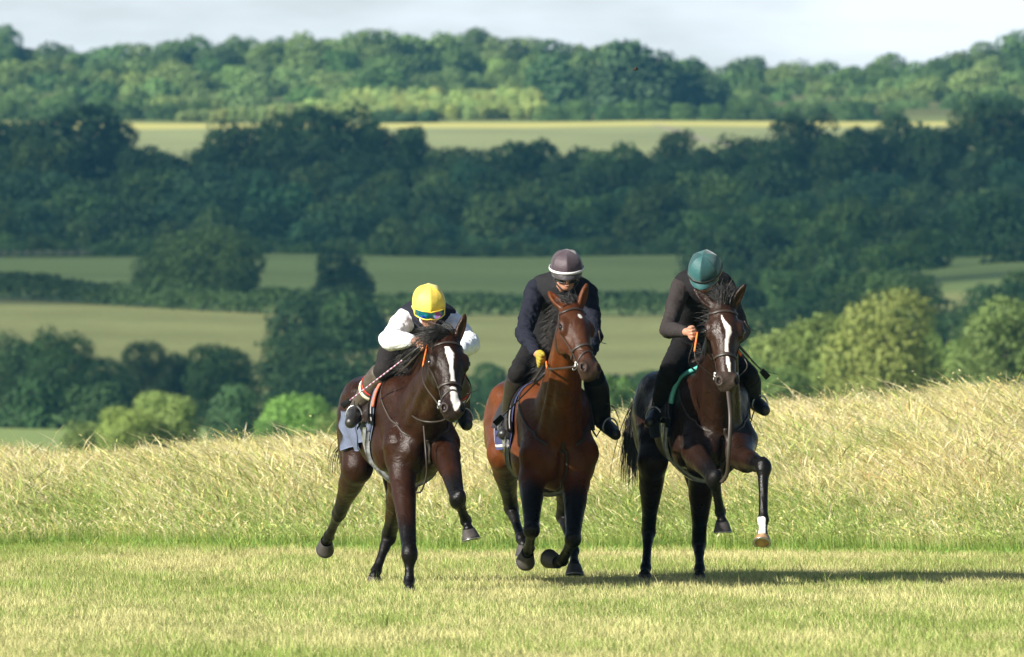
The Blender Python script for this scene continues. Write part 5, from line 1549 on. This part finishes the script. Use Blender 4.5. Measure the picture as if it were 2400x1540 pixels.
        # reins
        for k, sd_ in ((-1, 'R'), (1, 'L')):
            ring = ctx['rings'][0 if k < 0 else 1]; hand = Q['ha' + sd_] - UP * .01
            m1 = (ring + hand) / 2 - UP * .03 + L * k * .08 + ctx['f'] * .04
            s = spline([ring, m1, hand], 18)
            v, f = tube_mesh(s[:12], .0085, nrmv=L, flat=.35, m=6); re = mesh_obj('rein', v, f, leather, parent=root)
            v, f = tube_mesh(s[11:], .0135, nrmv=L, flat=.5, m=6); mesh_obj('grip', v, f, grip, parent=re)
            # slack end of the rein behind the hands
            e = T(.02, k * .10, -.02)
            v, f = tube_mesh(spline([hand, (hand + e) / 2 - UP * .06 + L * k * .05, e], 12), .009, nrmv=L, flat=.35, m=6)
            mesh_obj('rein', v, f, leather, parent=root)
    bluegrey = cloth_mat('blue_grey_saddle_cloth', (.11, .13, .19)); salmon = material('salmon_piping', (.62, .16, .10), rough=.8)
    tack(c1, H1, Q1, bluegrey, salmon, .014)
    tack(c2, H2, Q2, cloth_mat('navy_saddle_cloth', (.05, .055, .13)), material('white_piping', (.70, .62, .60), rough=.7), .011, rear=True, roll=black)
    tack(c3, H3, Q3, cloth_mat('dark_navy_saddle_cloth', (.010, .012, .03)), material('mint_piping', (.10, .42, .36), rough=.6), .022, roll=black)

    # exercise sheet skirt behind the left rider's leg
    q, F = draped(c1, .42, 1.0, -122, -66, .024, 18, 24, edge=lambda u, v: .02 * math.sin(v / 5))
    v, f = thicken(q, F, .008, c1['B']); mesh_obj('exercise_sheet', v, f, cloth_mat('pale_blue_grey_sheet', (.115, .135, .20), bs=30), parent=H1)
    # neck straps, breastplates, martingales
    def ring_strap(ctx, root, s_top, s_bot, z_bot, w=.0085, name='neck_strap', mat=leather):
        T, B, L = ctx['T'], ctx['B'], ctx['L']
        pts = []
        for t in np.linspace(0, 2 * np.pi, 48, endpoint=False):
            c = T((s_top + s_bot) / 2, 0, z_bot / 2 - .04); up_ = (T(s_top, 0, -.02) - T(s_bot, 0, z_bot)) / 2
            pts.append(c + up_ * math.cos(t) * 1.15 + L * math.sin(t) * .22)
        s = B.proj(np.array(pts), .006, 14)
        v, f = tube_mesh(s, w, nrmv=B.grad(s), flat=.35, m=6, closed=True)
        return mesh_obj(name, v, f, mat, parent=root)
    for cx, rt, w in ((c1, H1, .008), (c2, H2, .011), (c3, H3, .008)):
        ring_strap(cx, rt, .0, -.36, -.40, w)
        T = cx['T']
        cx['strap']('breast_strap', [T(-.50, 0, -.42), T(-.50, 0, -.55), T(-.42, 0, -.70), T(-.2, 0, -.80), T(.05, 0, -.80)], .013, leather, off=.006)
    s = spline([P(1706, 912, 59.15), P(1712, 980, 59.02), P(1708, 1060, 59.0), P(1704, 1110, 59.05), P(1690, 1128, 59.1), P(1686, 1100, 59.2)], 30)
    v, f = tube_mesh(s, .016, nrmv=(0, -1, 0), flat=.25, m=6); mesh_obj('hanging_strap', v, f, leather, parent=H3)
    s = spline([P(992, 985, 58.45), P(998, 1060, 58.32), P(1000, 1110, 58.35), P(988, 1150, 58.4), P(975, 1155, 58.45)], 26)
    v, f = tube_mesh(s, .007, m=6); mesh_obj('hanging_strap', v, f, leather, parent=H1)
    s = spline([P(938, 895, 58.9), P(940, 930, 58.72), P(962, 970, 58.5), P(995, 988, 58.3), P(1040, 985, 58.28), P(1062, 960, 58.3)], 26)
    v, f = tube_mesh(s, .007, m=6); mesh_obj('running_rein', v, f, leather, parent=H1)
    # loose strap ends that flap off the bridles
    for rt, pts in ((H1, [(1088, 925, 57.85), (1100, 922, 57.8), (1118, 915, 57.9)]), (H2, [(1403, 775, 59.3), (1408, 800, 59.3), (1421, 806, 59.35)]),
                    (H3, [(1744, 752, 59.3), (1756, 770, 59.3), (1777, 777, 59.35)]), (H3, [(1760, 845, 59.9), (1790, 868, 59.9), (1824, 878, 60.0)]), (H2, [(1420, 945, 60.3), (1440, 958, 60.3), (1453, 990, 60.35)])):
        s = spline([P(*p) for p in pts], 10)
        v, f = tube_mesh(s, .008 * np.linspace(1.1, .5, 10), m=6, flat=.4); mesh_obj('strap_end', v, f, leather, parent=rt)
    # whips, held by the riders
    def whip(a, b, label, stripes=False):
        a, b = P(*a), P(*b); o = empty('whip', a); tag(o, label, 'whip')
        d = nrm(b - a); n = np.linalg.norm(b - a)
        v, f = tube_mesh([a - d * .05, a + d * .12, a + d * .2], [.011, .010, .007], m=8); mesh_obj('handle', v, f, rubber, parent=o)
        pts = np.array([a + d * t for t in np.linspace(.2, n - .09, 61)])
        v, f = tube_mesh(pts, np.linspace(.0055, .0045, 61), m=8)
        t = np.repeat(np.arange(61), 8); t = np.concatenate([t, [0, 60]])
        c = np.where(((t // 2) % 2 == 0)[:, None], np.array([.48, .44, .47]), np.array([.22, .03, .10])) if stripes else np.tile([.03, .03, .03], (len(t), 1))
        mesh_obj('shaft', v, f, capmat, parent=o, col=c)
        sd_ = nrm(np.cross(d, (0, 1, 0)))
        v, f = tube_mesh([b - d * .09, b], [.019, .022], nrmv=(0, 1, 0), flat=.22, m=8); mesh_obj('flap', v, f, black, parent=o)
    whip((985, 812, 58.36), (802, 952, 58.95), 'striped whip with black flap held by the rider in the yellow cap', True)
    whip((1290, 862, 59.86), (1160, 994, 60.25), 'thin black whip held low beside the bay horse')
    whip((1722, 800, 59.3), (1800, 885, 59.6), 'short black whip sticking out right of the right-hand rider')

    # the small dark insect crossing in front of the far wood
    bm = material('insect_body', (.02, .009, .006), rough=.7)
    bp = P(1490, 163, 68); bo = empty('insect', bp); tag(bo, 'tiny dark flying insect, a speck in front of the far wood at upper middle', 'insect')
    s = Sdf(); s.chain([bp + (-.017, 0, 0), bp, bp + (.014, 0, .003)], [.007, .009, .006], .003)
    v, f = s.mesh(h=.0012); mesh_obj('body', v, f, bm, parent=bo)
    for q in (-1, 1):
        s = Sdf(); s.ell(bp + (.003, q * .012, .013), (.009, .012, .011))
        v, f = s.mesh(h=.0015); mesh_obj('wing', v, f, bm, parent=bo)
# ---------------------------------------------------------------- haze
if 'haze' in PARTS:
    hm = bpy.data.materials.new('haze_air'); hm.use_nodes = True
    nt = hm.node_tree; nt.nodes.clear()
    out = nt.nodes.new('ShaderNodeOutputMaterial')
    pv = nt.nodes.new('ShaderNodeVolumePrincipled')
    pv.inputs['Color'].default_value = (0.14, 0.48, 0.76, 1)
    pv.inputs['Density'].default_value = 0.0001
    pv.inputs['Anisotropy'].default_value = 0.0
    nt.links.new(pv.outputs[0], out.inputs['Volume'])
    zs = [float(ground_z(x, d)) for d in np.linspace(60, 3200, 120) for x in np.linspace(-.6 * d, .6 * d, 9)]
    x0, x1, y0, y1, z0, z1 = -2700, 2700, -70, 3210, min(zs) - 3, max(zs) + 25
    v = np.array([[a, b_, c] for a in (x0, x1) for b_ in (y0, y1) for c in (z0, z1)], float)
    f = np.array([[0, 1, 3, 2], [4, 6, 7, 5], [0, 4, 5, 1], [2, 3, 7, 6], [0, 2, 6, 4], [1, 5, 7, 3]])
    tag(mesh_obj('haze', v, f, hm, smooth=False), kind='stuff')
